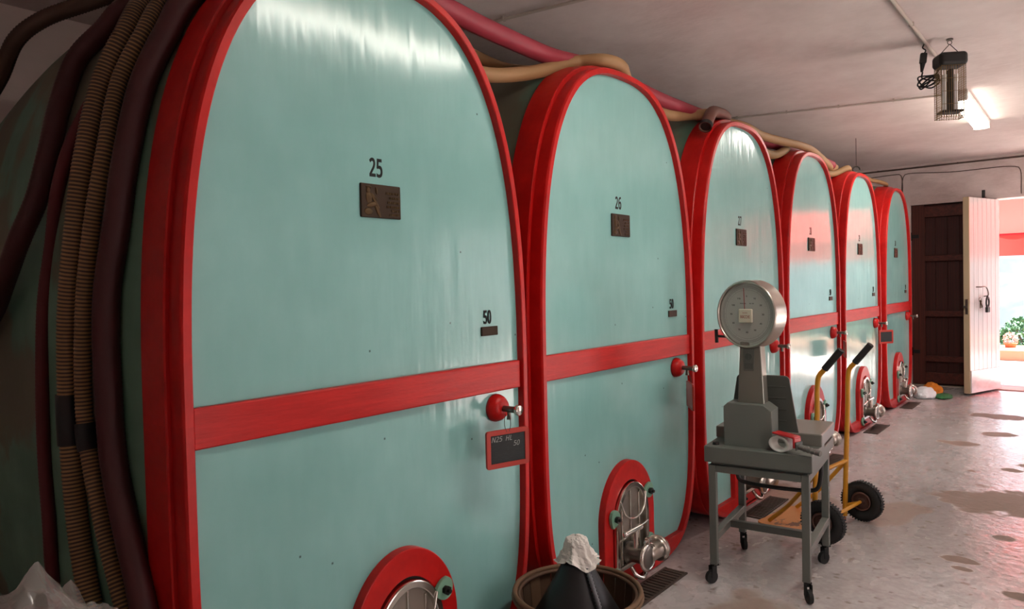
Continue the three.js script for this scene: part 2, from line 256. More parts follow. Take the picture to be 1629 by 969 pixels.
{
  const secs = []; for (let i = 0; i <= 20; i++) { const x = -0.19 - 2.21 * i / 20; secs.push([x, section(0, 1 + 0.055 * Math.sin(PI * clamp(-x / 2.4)))]); }
  G.body = loft(secs, 0, 2.3);
  G.back = disc(0.03, -2.37, -0.01, 8);
  const s = 1.006;
  G.hoop = loft([[-0.205, section(0.0, 1.010)], [-0.205, section(-0.010, 1.010)], [-0.200, section(-0.014, 1.010)], [-0.075, section(-0.012, 1.004)], [-0.070, section(-0.008, 1.004)], [-0.070, section(0.004, 1.0)]], 0.5);
  G.rim = loft([[-0.10, section(0.0)], [-0.012, section(-0.001)], [-0.004, section(0.002)], [0, section(0.006)], [0, section(0.028)], [-0.003, section(0.031)], [-0.06, section(0.033)]], 0.5);
  G.head = disc(0.032, -REC, 0.012);
  // crossbar: cut to the width of the head at its height
  const hw = (y, d) => (A - d) * Math.pow(1 - Math.pow(Math.abs(y - Y0) / ((y > Y0 ? YT : Y0) - d - (y > Y0 ? Y0 : 0)), y > Y0 ? NT : NB), 1 / (y > Y0 ? NT : NB));
  G.crossbar = rbox(0.034, 0.118, 2 * hw(1.22, 0.034), 0.006, -REC + 0.001, 1.223, 0, 2);
  // sill: a shaped board along the foot of the head
  { const sh = new THREE.Shape(), y1 = 0.118, yb = 0.03; const pts = []; for (let k = 0; k < N; k++) { const p = section(0.03)[k]; if (p[1] < y1) pts.push(p); } pts.sort((a, b) => a[0] - b[0]); const xm = hw(y1, 0.03);
    sh.moveTo(-xm, y1); for (const p of pts) sh.lineTo(p[0], p[1]); sh.lineTo(xm, y1); sh.closePath();
    G.sill = extrude(sh, 0.036, 0.003, 4).rotateY(PI / 2).translate(-REC - 0.006, 0, 0); }
  // manhole: a red arched surround and a stainless arched door
  const arch = (w, y0, y1) => { const s2 = new THREE.Shape(), r = w; s2.moveTo(-w, y0); s2.lineTo(-w, y1 - r * 1.25); s2.bezierCurveTo(-w, y1 - r * 0.52, -w * 0.50, y1, 0, y1); s2.bezierCurveTo(w * 0.50, y1, w, y1 - r * 0.52, w, y1 - r * 1.25); s2.lineTo(w, y0); s2.closePath(); return s2; };
  const out = arch(0.245, 0.02, 0.66), hole = arch(0.172, 0.10, 0.565); out.holes.push(new THREE.Path(hole.getPoints(24).reverse()));
  G.surround = extrude(out, 0.034, 0.004, 24).rotateY(PI / 2);
  const ring = arch(0.158, 0.115, 0.548), ringHole = arch(0.138, 0.135, 0.528); ring.holes.push(new THREE.Path(ringHole.getPoints(24).reverse()));
  G.doorRing = extrude(ring, 0.030, 0.005, 24).rotateY(PI / 2);
  G.doorPanel = extrude(arch(0.142, 0.13, 0.532), 0.012, 0, 24).rotateY(PI / 2);
  G.doorBack = extrude(arch(0.170, 0.102, 0.563), 0.004, 0, 24).rotateY(PI / 2);
  G.rib = rbox(0.012, 0.345, 0.010, 0.004);
  G.ribMid = rbox(0.012, 0.385, 0.010, 0.004);
  G.bail = tube([[0.036, 0.475, -0.125], [0.044, 0.40, -0.09], [0.046, 0.365, 0], [0.044, 0.40, 0.09], [0.036, 0.475, 0.125]], 0.005, 30, 8);
  G.stay = rod(V(0.03, 0.27, 0.135), V(0.04, 0.315, -0.135), 0.006, 8);
  { const l = new THREE.Shape(); l.moveTo(-0.035, -0.03); l.quadraticCurveTo(-0.045, 0.02, -0.01, 0.045); l.quadraticCurveTo(0.03, 0.05, 0.04, 0.0); l.quadraticCurveTo(0.03, -0.045, -0.035, -0.03); G.lug = extrude(l, 0.012, 0.003, 6).rotateY(PI / 2); }
  G.lugNut = merge([cyl(0.015, 0.018, 0.026, 6).rotateZ(PI / 2), cyl(0.008, 0.008, 0.026, 10).rotateZ(PI / 2).translate(0.012, 0, 0)]);
  // drain valve
  G.vBody = merge([lathe([[0.0, 0], [0.045, 0], [0.045, 0.012], [0.034, 0.018], [0.034, 0.075], [0.052, 0.08], [0.052, 0.094], [0.03, 0.1], [0.0, 0.1]], 28).rotateZ(-PI / 2)]);
  G.vElbow = merge([lathe([[0.0, 0], [0.036, 0], [0.036, 0.075], [0.05, 0.08], [0.054, 0.088], [0.05, 0.098], [0.03, 0.104], [0, 0.104]], 28).rotateX(-PI / 2)]);
  G.vClamp = merge([new THREE.TorusGeometry(0.05, 0.008, 8, 28).rotateY(PI / 2), rbox(0.02, 0.03, 0.016, 0.003, 0, 0.062, 0), cyl(0.006, 0.006, 0.05, 8).rotateX(PI / 2).translate(0, 0.066, 0)]);
  G.vHandle = merge([cyl(0.012, 0.012, 0.07, 12).translate(0, 0.035, 0), cyl(0.0115, 0.0115, 0.11, 14).rotateX(PI / 2).translate(0, 0.074, 0.02), new THREE.SphereGeometry(0.0125, 12, 8).translate(0, 0.074, 0.075), new THREE.SphereGeometry(0.0125, 12, 8).translate(0, 0.074, -0.035)]);
  G.vRing = tube([[0, 0, -0.04], [0.02, -0.03, -0.035], [0.03, -0.045, 0], [0.02, -0.03, 0.035], [0, 0, 0.04]], 0.009, 24, 8);
  // tap boss and spigot
  G.boss = lathe([[0, 0], [0.058, 0], [0.058, 0.012], [0.052, 0.03], [0.040, 0.046], [0.02, 0.05], [0, 0.05]], 30).rotateZ(-PI / 2);
  G.spigot = merge([cyl(0.012, 0.014, 0.075, 14).rotateZ(PI / 2).translate(0.085, 0, 0), cyl(0.007, 0.010, 0.04, 10).translate(0.078, -0.022, 0)]);
  G.spigotCap = lathe([[0, 0], [0.021, 0], [0.022, 0.004], [0.022, 0.014], [0.018, 0.018], [0, 0.019]], 20).rotateZ(-PI / 2);
  // plaque: a cast plate with a seated figure in relief and raised lettering rows
  G.plate = rbox(0.010, 0.118, 0.178, 0.004);
  const bl = (x, y, rx, ry, r = 0) => new THREE.SphereGeometry(1, 12, 8).scale(0.005, ry, rx).rotateX(r).translate(0.004, y, x);
  G.figure = merge([bl(0.058, 0.036, 0.010, 0.012), bl(0.056, 0.047, 0.014, 0.004), bl(0.055, 0.010, 0.015, 0.022, 0.15), bl(0.035, 0.016, 0.020, 0.006, -0.6), bl(0.022, 0.036, 0.005, 0.014, 0.1), bl(0.042, -0.014, 0.026, 0.010, 0.25), bl(0.018, -0.034, 0.008, 0.026, 0.5), bl(0.058, -0.038, 0.020, 0.013), bl(0.030, 0.0, 0.006, 0.034, 0.65)]);
  const rows = []; const R = rng(5); [[0.030, 0.056], [0.014, 0.044], [-0.002, 0.050], [-0.018, 0.056], [-0.031, 0.034], [-0.045, 0.040]].forEach(([y, w], i) => { let z = -0.080; while (z < -0.080 + w) { const cw = 0.004 + 0.003 * R(); rows.push(box(0.003, 0.008, cw, 0.006, y, z + cw / 2)); z += cw + 0.0022; } });
  G.lettering = merge(rows);
  G.smallPlate = rbox(0.008, 0.038, 0.1, 0.003);
}
const chalkGroup = 'small chalk slates hanging from the cask taps';
function makeCask(i, c, half, label) {
  const mz = [-0.03, 0.03, 0.02, 0.02, 0.01, 0.01][i];     // the manholes are not quite central
  const g = thing('wine_cask', label, 'cask', [0, 0, -c], 0, 'row of painted wine casks');
  g.scale.z = half / A;
  part(g, 'body', G.body, M.body); part(g, 'back_head', G.back, M.body);
  part(g, 'hoop', G.hoop, M.red); part(g, 'rim', G.rim, M.red); part(g, 'head', G.head, M.head);
  part(g, 'crossbar', G.crossbar, M.red); part(g, 'sill', G.sill, M.red);
  const px = -REC - 0.006;
  const pq = part(g, 'plaque', G.plate, M.bronze, [px, 1.911, 0.012]);
  part(pq, 'relief_figure', G.figure, M.bronzeLight); part(pq, 'lettering', G.lettering, M.bronzeLight);
  part(g, 'number', text(String(25 + i), 0.066, 0.002, 0.62).rotateY(PI / 2), M.ink, [px - 0.004, 1.995, 0.027]);
  part(g, 'level_number', text('50', 0.056, 0.002, 0.58).rotateY(PI / 2), M.ink, [px + 0.002, 1.448, -0.53]);
  part(g, 'level_plate', G.smallPlate, M.bronze, [px + 0.003, 1.418, -0.54]);
  const sur = part(g, 'manhole_surround', G.surround, M.red, [-REC - 0.006, 0, mz]);
  const door = part(g, 'manhole_door', G.doorPanel, M.steel, [-0.016, 0, mz]);
  part(door, 'door_rim', G.doorRing, M.steelBright); part(door, 'gasket_plate', G.doorBack, M.black, [-0.006, 0, 0]);
  for (const z of [-0.085, 0, 0.085]) part(door, 'rib', z ? G.rib : G.ribMid, M.steelBright, [0.014, z ? 0.305 : 0.325, z]);
  part(door, 'bail', G.bail, M.steelBright); part(door, 'stay_rod', G.stay, M.steelBright);
  for (const [y, z, r] of [[0.40, 0.172, 0.4], [0.465, -0.165, -0.6], [0.10, 0.165, 1.2], [0.185, -0.172, -0.3]]) { const l = part(g, 'clamp', G.lug, M.lug, [0.006, y, z + mz], [r, 0, 0]); part(l, 'clamp_knob', G.lugNut, M.black, [0.02, 0.002, 0.002]); }
  const v = part(g, 'drain_valve', G.vBody, M.steelDark, [0.0, 0.185, mz + 0.03]);
  v.scale.setScalar(1.3);
  part(v, 'outlet', G.vElbow, M.steel, [0.075, 0, -0.02]); part(v, 'clamp_ring', G.vClamp, M.steelBright, [0.09, 0, 0]);
  part(v, 'valve_handle', G.vHandle, M.steelBright, [0.055, 0.04, 0.03]); part(v, 'lower_ring', G.vRing, M.steelBright, [0.05, -0.03, 0.02]);
  const b = part(g, 'tap_boss', G.boss, M.red, [-REC - 0.008, 1.094, -0.567]);
  part(b, 'spigot', G.spigot, M.steelDark); part(b, 'spigot_cap', G.spigotCap, M.steelBright, [0.120, 0, 0]);
  return g;
}
const casks = [[1.638, 0.752, 'nearest large oval cask numbered 25, sea green head, draped with hoses on its side'], [3.265, 0.769, 'oval cask numbered 26, sea green head in red rim, behind the demijohn'], [4.908, 0.755, 'oval cask numbered 27, partly hidden by the dial scale'], [6.503, 0.748, 'oval cask numbered 28, fourth in the row, behind the yellow hand truck'], [8.153, 0.748, 'oval cask numbered 29, fifth in the row, last but one'], [9.880, 0.738, 'farthest oval cask numbered 30, next to the brown door']];
casks.forEach(([c, h, l], i) => makeCask(i, c, h, l));

// chalk slates on the taps
function slateTex(lines) {
  const c = document.createElement('canvas'); c.width = 512; c.height = 352; const x = c.getContext('2d'); x.fillStyle = '#262b2c'; x.fillRect(0, 0, 512, 352);
  const R = rng(9); for (let k = 0; k < 500; k++) { x.fillStyle = `rgba(150,155,150,${0.02 + 0.03 * R()})`; x.fillRect(R() * 512, R() * 352, 20 + 60 * R(), 2 + 3 * R()); }
  x.fillStyle = 'rgba(190,193,188,0.75)'; x.font = 'italic 84px sans-serif'; for (const [s, a, b] of lines) x.fillText(s, a, b);
  const t = new THREE.CanvasTexture(c); t.colorSpace = THREE.SRGBColorSpace; return t;
}
function slate(label, pos, turn, lines, hang) {
  const g = thing('chalk_slate', label, 'slate', pos, turn, chalkGroup);
  const w = 0.198, h = 0.148, f = 0.016;
  const sm = lines ? mat(0xffffff, 0.8, { map: slateTex(lines) }) : M.slate;
  part(g, 'board', new THREE.PlaneGeometry(w - f * 2 + 0.004, h - f * 2 + 0.004).translate(0, -h / 2, 0.0045), sm);
  part(g, 'backing', box(w - 0.01, h - 0.01, 0.006, 0, -h / 2, 0), M.redFrame);
  const fr = new THREE.Shape(), R = 0.012; fr.moveTo(-w / 2 + R, -h); fr.lineTo(w / 2 - R, -h); fr.quadraticCurveTo(w / 2, -h, w / 2, -h + R); fr.lineTo(w / 2, -R); fr.quadraticCurveTo(w / 2, 0, w / 2 - R, 0); fr.lineTo(-w / 2 + R, 0); fr.quadraticCurveTo(-w / 2, 0, -w / 2, -R); fr.lineTo(-w / 2, -h + R); fr.quadraticCurveTo(-w / 2, -h, -w / 2 + R, -h);
  const ho = new THREE.Path(); ho.moveTo(-w / 2 + f, -h + f); ho.lineTo(-w / 2 + f, -f); ho.lineTo(w / 2 - f, -f); ho.lineTo(w / 2 - f, -h + f); ho.closePath(); fr.holes.push(ho);
  part(g, 'frame', extrude(fr, 0.008, 0.002, 6).translate(0, 0, -0.002), M.redFrame);
  part(g, 'wire_loop', merge([tube([[-0.006, -0.008, 0.008], [-0.014, 0.015, 0.006], [-0.010, 0.04, 0.0], [-0.004, hang, -0.004]], 0.0013, 16, 5), tube([[0.006, -0.008, 0.008], [0.014, 0.02, 0.006], [0.016, 0.045, 0.0], [0.012, hang, -0.004]], 0.0013, 16, 5)]), M.wire);
  return g;
}
// local +z of the slate is its face; turn PI/2 looks along +x into the room
slate('chalk slate in red frame lettered N25 HL 50, on the nearest cask', [0.085, 1.028, -2.140], PI / 2 - 0.30, [['N25  HL', 20, 88], ['50', 330, 160]], 0.062);
slate('chalk slate in red frame seen edge on, on the cask behind the demijohn', [0.078, 1.015, -3.80], PI / 2 + 0.62, null, 0.066);
slate('chalk slate in red frame on the cask behind the hand truck', [0.078, 1.015, -7.06], PI / 2 + 0.35, null, 0.066);
slate('chalk slate in red frame, farthest of the slates, on the fifth cask', [0.080, 1.015, -8.72], PI / 2 - 0.55, null, 0.066);

// floor drains in front of the valves
casks.forEach(([c], i) => {
  if (!i) return;                                      // the first one lies below the picture
  const g = thing('floor_drain', ['rusty floor grating before the nearest cask', 'rusty slotted floor grating beside the demijohn basket', 'rusty slotted floor grating seen under the steel table', 'rusty slotted floor grating behind the wheels of the hand truck', 'rusty slotted floor grating before the last cask but one', 'rusty slotted floor grating before the farthest cask by the white bag'][i], 'drain', [0.105, 0, -c], 0, 'floor gratings before the casks');
  const w = 0.125, L = 0.52, rust = i % 2 ? mat(0x4f443c, 0.7, { metalness: 0.3 }) : mat(0x463d37, 0.75, { metalness: 0.3 });
  part(g, 'dark_plate', box(w, 0.003, L, 0, 0.0015, 0), M.black);  // flat black sheet in place of the shade down in the drain
  part(g, 'grate_frame', merge([box(0.012, 0.008, L + 0.024, -w / 2, 0.004, 0), box(0.012, 0.008, L + 0.024, w / 2, 0.004, 0), box(w, 0.008, 0.012, 0, 0.004, L / 2), box(w, 0.008, 0.012, 0, 0.004, -L / 2)]), rust);
  const barGeo = rbox(w - 0.01, 0.006, 0.019, 0.002, 0, 0, 0, 1); for (let k = 0; k < 16; k++) part(g, 'grate_bar', barGeo, rust, [0, 0.005, -L / 2 + 0.02 + k * 0.032]);
});

// ---------------------------------------------------------------- hoses
const hoseMat = {
  maroon: mat(0x3e1011, 0.55), crimson: mat(0x96303f, 0.5), tan: mat(0x9a7650, 0.6), tanDark: mat(0x8a6a44, 0.65), brown: mat(0x4a3528, 0.6), red: mat(0x5a1618, 0.6), tape: mat(0x101012, 0.5), pink: mat(0x684238, 0.6),
};
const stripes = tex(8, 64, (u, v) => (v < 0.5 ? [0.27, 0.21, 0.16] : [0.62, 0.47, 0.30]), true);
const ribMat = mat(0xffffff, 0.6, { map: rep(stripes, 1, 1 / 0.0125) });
function hose(label, pts, r, m, pitch = 0.0125, depth = 0.003) { return single('hose', hoseGeo(pts, r, pitch, depth), m, label, 'hose'); }
// draped over the near side of the first cask
hose('dark maroon hose curving down the side of the nearest cask towards the left edge', [[-0.30, 2.80, -1.66], [-0.48, 2.74, -1.36], [-0.681, 2.61, -1.066], [-0.781, 2.535, -1.018], [-0.878, 2.45, -0.966], [-0.883, 2.268, -0.904], [-0.886, 2.092, -0.864], [-0.937, 1.938, -0.836], [-1.003, 1.805, -0.80], [-1.144, 1.67, -0.79], [-1.341, 1.552, -0.80], [-1.74, 1.377, -0.81], [-2.1, 1.15, -0.84], [-2.2, 0.6, -0.86], [-2.2, 0.05, -0.80]], 0.036, hoseMat.maroon, 0.014, 0.0015);
{
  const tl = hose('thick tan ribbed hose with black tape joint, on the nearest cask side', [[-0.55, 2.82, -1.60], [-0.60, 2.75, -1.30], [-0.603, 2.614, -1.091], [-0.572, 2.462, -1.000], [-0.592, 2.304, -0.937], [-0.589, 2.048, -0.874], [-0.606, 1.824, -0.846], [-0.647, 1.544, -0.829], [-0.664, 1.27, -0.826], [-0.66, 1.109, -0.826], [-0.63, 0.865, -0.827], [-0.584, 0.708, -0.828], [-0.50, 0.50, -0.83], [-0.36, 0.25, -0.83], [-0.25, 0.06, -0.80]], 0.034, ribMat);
  part(tl, 'tape_joint', tube([[-0.664, 1.285, -0.826], [-0.666, 1.20, -0.826], [-0.661, 1.12, -0.826]], 0.038, 12, 16), hoseMat.tape);
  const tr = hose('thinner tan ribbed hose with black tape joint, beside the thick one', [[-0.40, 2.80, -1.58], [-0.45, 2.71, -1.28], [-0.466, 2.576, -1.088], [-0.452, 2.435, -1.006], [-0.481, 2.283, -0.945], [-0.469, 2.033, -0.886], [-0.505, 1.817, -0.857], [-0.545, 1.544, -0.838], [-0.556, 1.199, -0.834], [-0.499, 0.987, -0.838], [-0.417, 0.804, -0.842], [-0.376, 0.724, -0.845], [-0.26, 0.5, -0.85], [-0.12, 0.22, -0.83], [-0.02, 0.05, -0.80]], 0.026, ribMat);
  part(tr, 'tape_joint', tube([[-0.556, 1.20, -0.834], [-0.551, 1.16, -0.834], [-0.540, 1.115, -0.835]], 0.030, 12, 16), hoseMat.tape);
}
hose('dark maroon hose hanging nearest to the red hoop of cask 25', [[-0.20, 2.80, -1.62], [-0.22, 2.68, -1.28], [-0.235, 2.502, -1.050], [-0.239, 2.393, -0.993], [-0.276, 2.239, -0.934], [-0.287, 2.008, -0.880], [-0.308, 1.803, -0.854], [-0.358, 1.583, -0.837], [-0.354, 1.3, -0.832], [-0.337, 1.112, -0.833], [-0.276, 0.933, -0.836], [-0.205, 0.78, -0.838], [-0.10, 0.55, -0.83], [0.02, 0.25, -0.80], [0.10, 0.06, -0.74]], 0.038, hoseMat.maroon, 0.014, 0.0015);
hose('thin dark red hose hanging straight down behind the ribbed hoses', [[-0.60, 2.40, -0.99], [-0.742, 2.135, -0.896], [-0.812, 1.97, -0.866], [-0.885, 1.781, -0.862], [-0.925, 1.586, -0.845], [-0.93, 1.253, -0.83], [-0.931, 1.029, -0.829], [-0.91, 0.808, -0.829], [-0.912, 0.694, -0.831], [-0.923, 0.518, -0.838], [-0.93, 0.25, -0.83], [-0.95, 0.05, -0.78]], 0.022, hoseMat.red, 0.014, 0.001);
hose('black brown corrugated hose looping over the back of the nearest cask', [[-0.62, 2.86, -1.66], [-0.95, 2.88, -1.36], [-1.28, 2.80, -1.14], [-1.42, 2.735, -1.02], [-1.50, 2.66, -0.955], [-1.62, 2.53, -0.925], [-1.80, 2.38, -0.88], [-2.05, 2.1, -0.82], [-2.3, 1.6, -0.80], [-2.35, 0.8, -0.80], [-2.35, 0.05, -0.76]], 0.033, hoseMat.brown, 0.014, 0.003);
// on top of the row
hose('crimson ribbed hose running along the tops of the casks', [[-0.34, 2.80, -1.45], [-0.22, 2.79, -1.80], [-0.19, 2.775, -2.10], [-0.20, 2.764, -2.34], [-0.20, 2.752, -2.64], [-0.21, 2.755, -2.90], [-0.20, 2.775, -3.2], [-0.20, 2.775, -3.5], [-0.205, 2.755, -3.95], [-0.21, 2.755, -4.35], [-0.25, 2.78, -4.9], [-0.24, 2.76, -5.6], [-0.22, 2.78, -6.5], [-0.20, 2.775, -7.2], [-0.17, 2.755, -7.62]], 0.044, hoseMat.crimson, 0.011, 0.0015);
hose('tan ribbed hose sagging between casks 25 and 26 and lying over the red rim', [[-0.36, 2.79, -1.72], [-0.30, 2.74, -1.92], [-0.24, 2.57, -2.22], [-0.20, 2.553, -2.374], [-0.20, 2.612, -2.644], [-0.20, 2.697, -2.90], [-0.17, 2.76, -3.075], [-0.06, 2.762, -3.15], [-0.05, 2.765, -3.30], [-0.11, 2.755, -3.45], [-0.22, 2.70, -3.75], [-0.20, 2.672, -4.12], [-0.21, 2.73, -4.47], [-0.14, 2.765, -4.68], [-0.20, 2.78, -4.95], [-0.28, 2.775, -5.2]], 0.034, hoseMat.tan, 0.010, 0.0015);
hose('dark tan ribbed hose lying below the crimson hose behind cask 25', [[-0.42, 2.81, -1.62], [-0.36, 2.74, -2.10], [-0.36, 2.70, -2.45], [-0.40, 2.705, -2.75], [-0.46, 2.78, -3.15], [-0.5, 2.80, -3.5]], 0.030, hoseMat.tanDark, 0.012, 0.003);
hose('brown tan hose lowest in the bundle between casks 25 and 26', [[-0.66, 2.81, -1.65], [-0.62, 2.66, -2.3], [-0.60, 2.66, -2.65], [-0.64, 2.78, -3.1], [-0.66, 2.82, -3.4]], 0.032, hoseMat.tanDark, 0.012, 0.002);
hose('short tan hose loop arching beside the crimson hose near cask 27', [[-0.36, 2.79, -4.9], [-0.33, 2.82, -4.62], [-0.30, 2.81, -4.45], [-0.28, 2.775, -4.40]], 0.024, hoseMat.tan, 0.010, 0.0015);
const hoseEnd = hose('pinkish brown hose with open black end over cask 27', [[-0.045, 2.605, -4.345], [-0.05, 2.675, -4.41], [-0.08, 2.738, -4.53], [-0.11, 2.768, -4.70], [-0.15, 2.785, -4.92], [-0.24, 2.79, -5.10], [-0.34, 2.80, -5.3]], 0.040, hoseMat.pink, 0.014, 0.001);
part(hoseEnd, 'rubber_cuff', cyl(0.043, 0.043, 0.03, 20, true).applyQuaternion(new THREE.Quaternion().setFromUnitVectors(V(0, 1, 0), V(-0.006, 0.07, -0.065).normalize())).translate(-0.046, 2.614, -4.354), M.rubber);
part(hoseEnd, 'dark_plug', cyl(0.034, 0.034, 0.006, 20).applyQuaternion(new THREE.Quaternion().setFromUnitVectors(V(0, 1, 0), V(-0.015, 0.095, -0.085).normalize())).translate(-0.046, 2.611, -4.350), M.black);  // black disc stands in for the dark inside of the hose
hose('pale tan hose crossing from cask 27 over cask 28', [[-0.30, 2.80, -4.95], [-0.16, 2.775, -5.25], [-0.155, 2.76, -5.62], [-0.13, 2.765, -6.00], [-0.08, 2.765, -6.30], [-0.06, 2.76, -6.55], [-0.10, 2.755, -6.95], [-0.14, 2.745, -7.3], [-0.18, 2.735, -7.62], [-0.20, 2.765, -7.85]], 0.034, hoseMat.tan, 0.012, 0.001);
hose('tan hose lowest between casks 27 and 28', [[-0.30, 2.80, -4.95], [-0.19, 2.72, -5.35], [-0.15, 2.635, -5.62], [-0.14, 2.63, -5.85], [-0.15, 2.705, -6.15], [-0.24, 2.775, -6.5]], 0.034, hoseMat.tanDark, 0.012, 0.001);
hose('tan hose bent like a hook before cask 29', [[-0.26, 2.78, -6.7], [-0.21, 2.72, -7.1], [-0.19, 2.665, -7.5], [-0.17, 2.69, -7.75], [-0.12, 2.755, -7.95], [-0.16, 2.775, -8.2], [-0.3, 2.79, -8.5]], 0.032, hoseMat.tanDark, 0.012, 0.001);
hose('thin brown hose arching from cask 29 to the farthest cask', [[-0.22, 2.78, -8.4], [-0.18, 2.78, -8.9], [-0.175, 2.77, -9.24], [-0.15, 2.775, -9.5], [-0.12, 2.765, -9.75], [-0.2, 2.77, -10.1]], 0.024, hoseMat.tanDark, 0.012, 0.001);

// ---------------------------------------------------------------- scale table, dial scale, tape dispenser
const TT = 0.12, TC = [0.532, 0, -3.829];
{
  const g = thing('steel_table', 'grey square steel trolley table on castors carrying the dial scale', 'table', TC, TT);
  const w = 0.50, d = 0.60, t = 0.038, h = 0.635;
  for (const [sx, sz] of [[-1, 1], [1, 1], [1, -1], [-1, -1]]) {
    const x = sx * (w / 2 - t / 2), z = sz * (d / 2 - t / 2);
    const l = part(g, 'leg', rbox(t, h - 0.10, t, 0.004, 0, (h + 0.10) / 2, 0), M.greyPaint, [x, 0, z]);
    const cs = part(l, 'castor', merge([cyl(0.012, 0.012, 0.03, 10).translate(0, 0.092, 0), box(0.034, 0.008, 0.034, 0, 0.098, 0), box(0.004, 0.06, 0.03, 0.014, 0.062, 0.012), box(0.004, 0.06, 0.03, -0.014, 0.062, 0.012), cyl(0.034, 0.034, 0.02, 20).rotateZ(PI / 2).translate(0, 0.034, 0.02)]), M.rubber, [0, 0, 0], [0, sx * sz * 0.6, 0]);
  }
  for (const s of [-1, 1]) { part(g, 'top_rail', rbox(w - 2 * t, t, t, 0.004, 0, h - t / 2, s * (d / 2 - t / 2)), M.greyPaint); part(g, 'top_rail', rbox(t, t, d - 2 * t, 0.004, s * (w / 2 - t / 2), h - t / 2, 0), M.greyPaint); part(g, 'side_stretcher', rbox(t, t, d - 2 * t, 0.004, s * (w / 2 - t / 2), 0.245, 0), M.greyPaint); }
  part(g, 'middle_stretcher', rbox(w - 2 * t, t, t, 0.004, 0, 0.245, 0.02), M.greyPaint);
  part(g, 'hanging_bracket', tube([[-0.23, h - 0.01, -0.17], [-0.23, 0.52, -0.17], [-0.215, 0.445, -0.17], [-0.16, 0.43, -0.17], [0.15, 0.43, -0.17], [0.205, 0.445, -0.17], [0.225, 0.52, -0.17], [0.228, h - 0.01, -0.17]], 0.012, 60, 10), M.black);
}
{
  const g = thing('dial_scale', 'grey platform scale with round dial lettered MACCHI on the steel table', 'scale', [TC[0], 0.635, TC[2]], TT);
  part(g, 'base', merge([rbox(0.535, 0.085, 0.36, 0.006, 0, 0.058, 0.135), rbox(0.535, 0.06, 0.30, 0.006, 0, 0.046, -0.18), box(0.48, 0.016, 0.56, 0, 0.008, 0)]), M.greyPaint);
  part(g, 'platform', rbox(0.55, 0.066, 0.40, 0.008, 0.0, 0.130, -0.125), mat(0x77766f, 0.35, { metalness: 0.4 }));
  const hx = -0.055, hz = 0.175;
  { const s = new THREE.Shape(); s.moveTo(-0.118, 0); s.lineTo(0.118, 0); s.lineTo(0.118, 0.195); s.lineTo(0.078, 0.222); s.lineTo(-0.100, 0.222); s.lineTo(-0.118, 0.205); s.closePath(); part(g, 'housing', extrude(s, 0.13, 0.006, 4).translate(hx, 0.10, hz - 0.055), M.greyPaint); }
  { const s = new THREE.Shape(); s.moveTo(-0.062, 0); s.lineTo(0.062, 0); s.lineTo(0.046, 0.325); s.lineTo(-0.046, 0.325); s.closePath(); part(g, 'column', extrude(s, 0.085, 0.006, 4).translate(hx + 0.01, 0.315, hz - 0.045), mat(0x7c7b72, 0.3, { metalness: 0.55 })); }
  const pl = part(g, 'adjuster_plate', rbox(0.056, 0.115, 0.004, 0.002, hx + 0.004, 0.555, hz + 0.049), mat(0x55564f, 0.5));
  part(pl, 'adjuster_knob', merge([cyl(0.018, 0.018, 0.008, 20).rotateX(PI / 2).translate(hx + 0.004, 0.572, hz + 0.054), box(0.004, 0.03, 0.004, hx + 0.004, 0.572, hz + 0.058)]), M.greyDark);
  part(pl, 'adjuster_label', rbox(0.044, 0.03, 0.003, 0.003, hx + 0.004, 0.522, hz + 0.052), M.greyDark);
  { const s = new THREE.Shape(); const w0 = 0.185, w1 = 0.135, hh = 0.345, r = 0.03; s.moveTo(-w0, 0); s.lineTo(w0, 0); s.lineTo(w1, hh - r); s.quadraticCurveTo(w1, hh, w1 - r, hh); s.lineTo(-w1 + r, hh); s.quadraticCurveTo(-w1, hh, -w1, hh - r); s.closePath();
    const bp = part(g, 'back_plate', extrude(s, 0.008, 0.004, 8).translate(hx + 0.035, 0.11, hz - 0.115), M.greyDark);
    for (const y of [0.22, 0.28, 0.34, 0.40]) part(bp, 'pressed_rib', rbox(0.24, 0.006, 0.004, 0.002, hx + 0.035, y, hz - 0.102), M.greyDark); }
  // dial head
  const dy = 0.792, dr = 0.178, turn = -0.34;
  const dial = new THREE.Group(); dial.name = 'dial_head'; dial.position.set(hx + 0.01, dy, hz - 0.0); dial.rotation.y = turn; g.add(dial);
  part(dial, 'drum', lathe([[0, -0.05], [dr - 0.02, -0.05], [dr - 0.004, -0.045], [dr, -0.036], [dr, 0.052], [dr - 0.004, 0.060], [dr - 0.012, 0.062], [dr - 0.014, 0.052], [dr - 0.014, 0.046]], 64).rotateX(PI / 2), M.steel);
  const c = document.createElement('canvas'); c.width = c.height = 1024; const x = c.getContext('2d');
  x.fillStyle = '#a9a9a2'; x.fillRect(0, 0, 1024, 1024); x.translate(512, 512);
  x.strokeStyle = '#4c4c49'; x.lineWidth = 2; for (const r of [462, 430, 398]) { x.beginPath(); x.arc(0, 0, r, 0, 2 * PI); x.stroke(); }
  for (let k = 0; k < 240; k++) { const a = k / 240 * 2 * PI, l = k % 20 === 0 ? 0 : k % 10 === 0 ? 16 : 32; x.beginPath(); x.moveTo(Math.sin(a) * (398 + l), Math.cos(a) * (398 + l)); x.lineTo(Math.sin(a) * 460, Math.cos(a) * 460); x.stroke(); }
  x.fillStyle = '#2c2c2a'; x.textAlign = 'center'; x.textBaseline = 'middle'; x.font = 'bold 40px sans-serif';
  for (let k = 0; k < 12; k++) { const a = k / 12 * 2 * PI; x.fillText(k ? String(k * 10) : '0', Math.sin(a) * 295, -Math.cos(a) * 295); }
  x.font = 'bold 26px sans-serif'; x.fillText('PORTATA', -70, -175); x.fillText('KG 120', 90, -175);
  const dt = new THREE.CanvasTexture(c); dt.colorSpace = THREE.SRGBColorSpace;
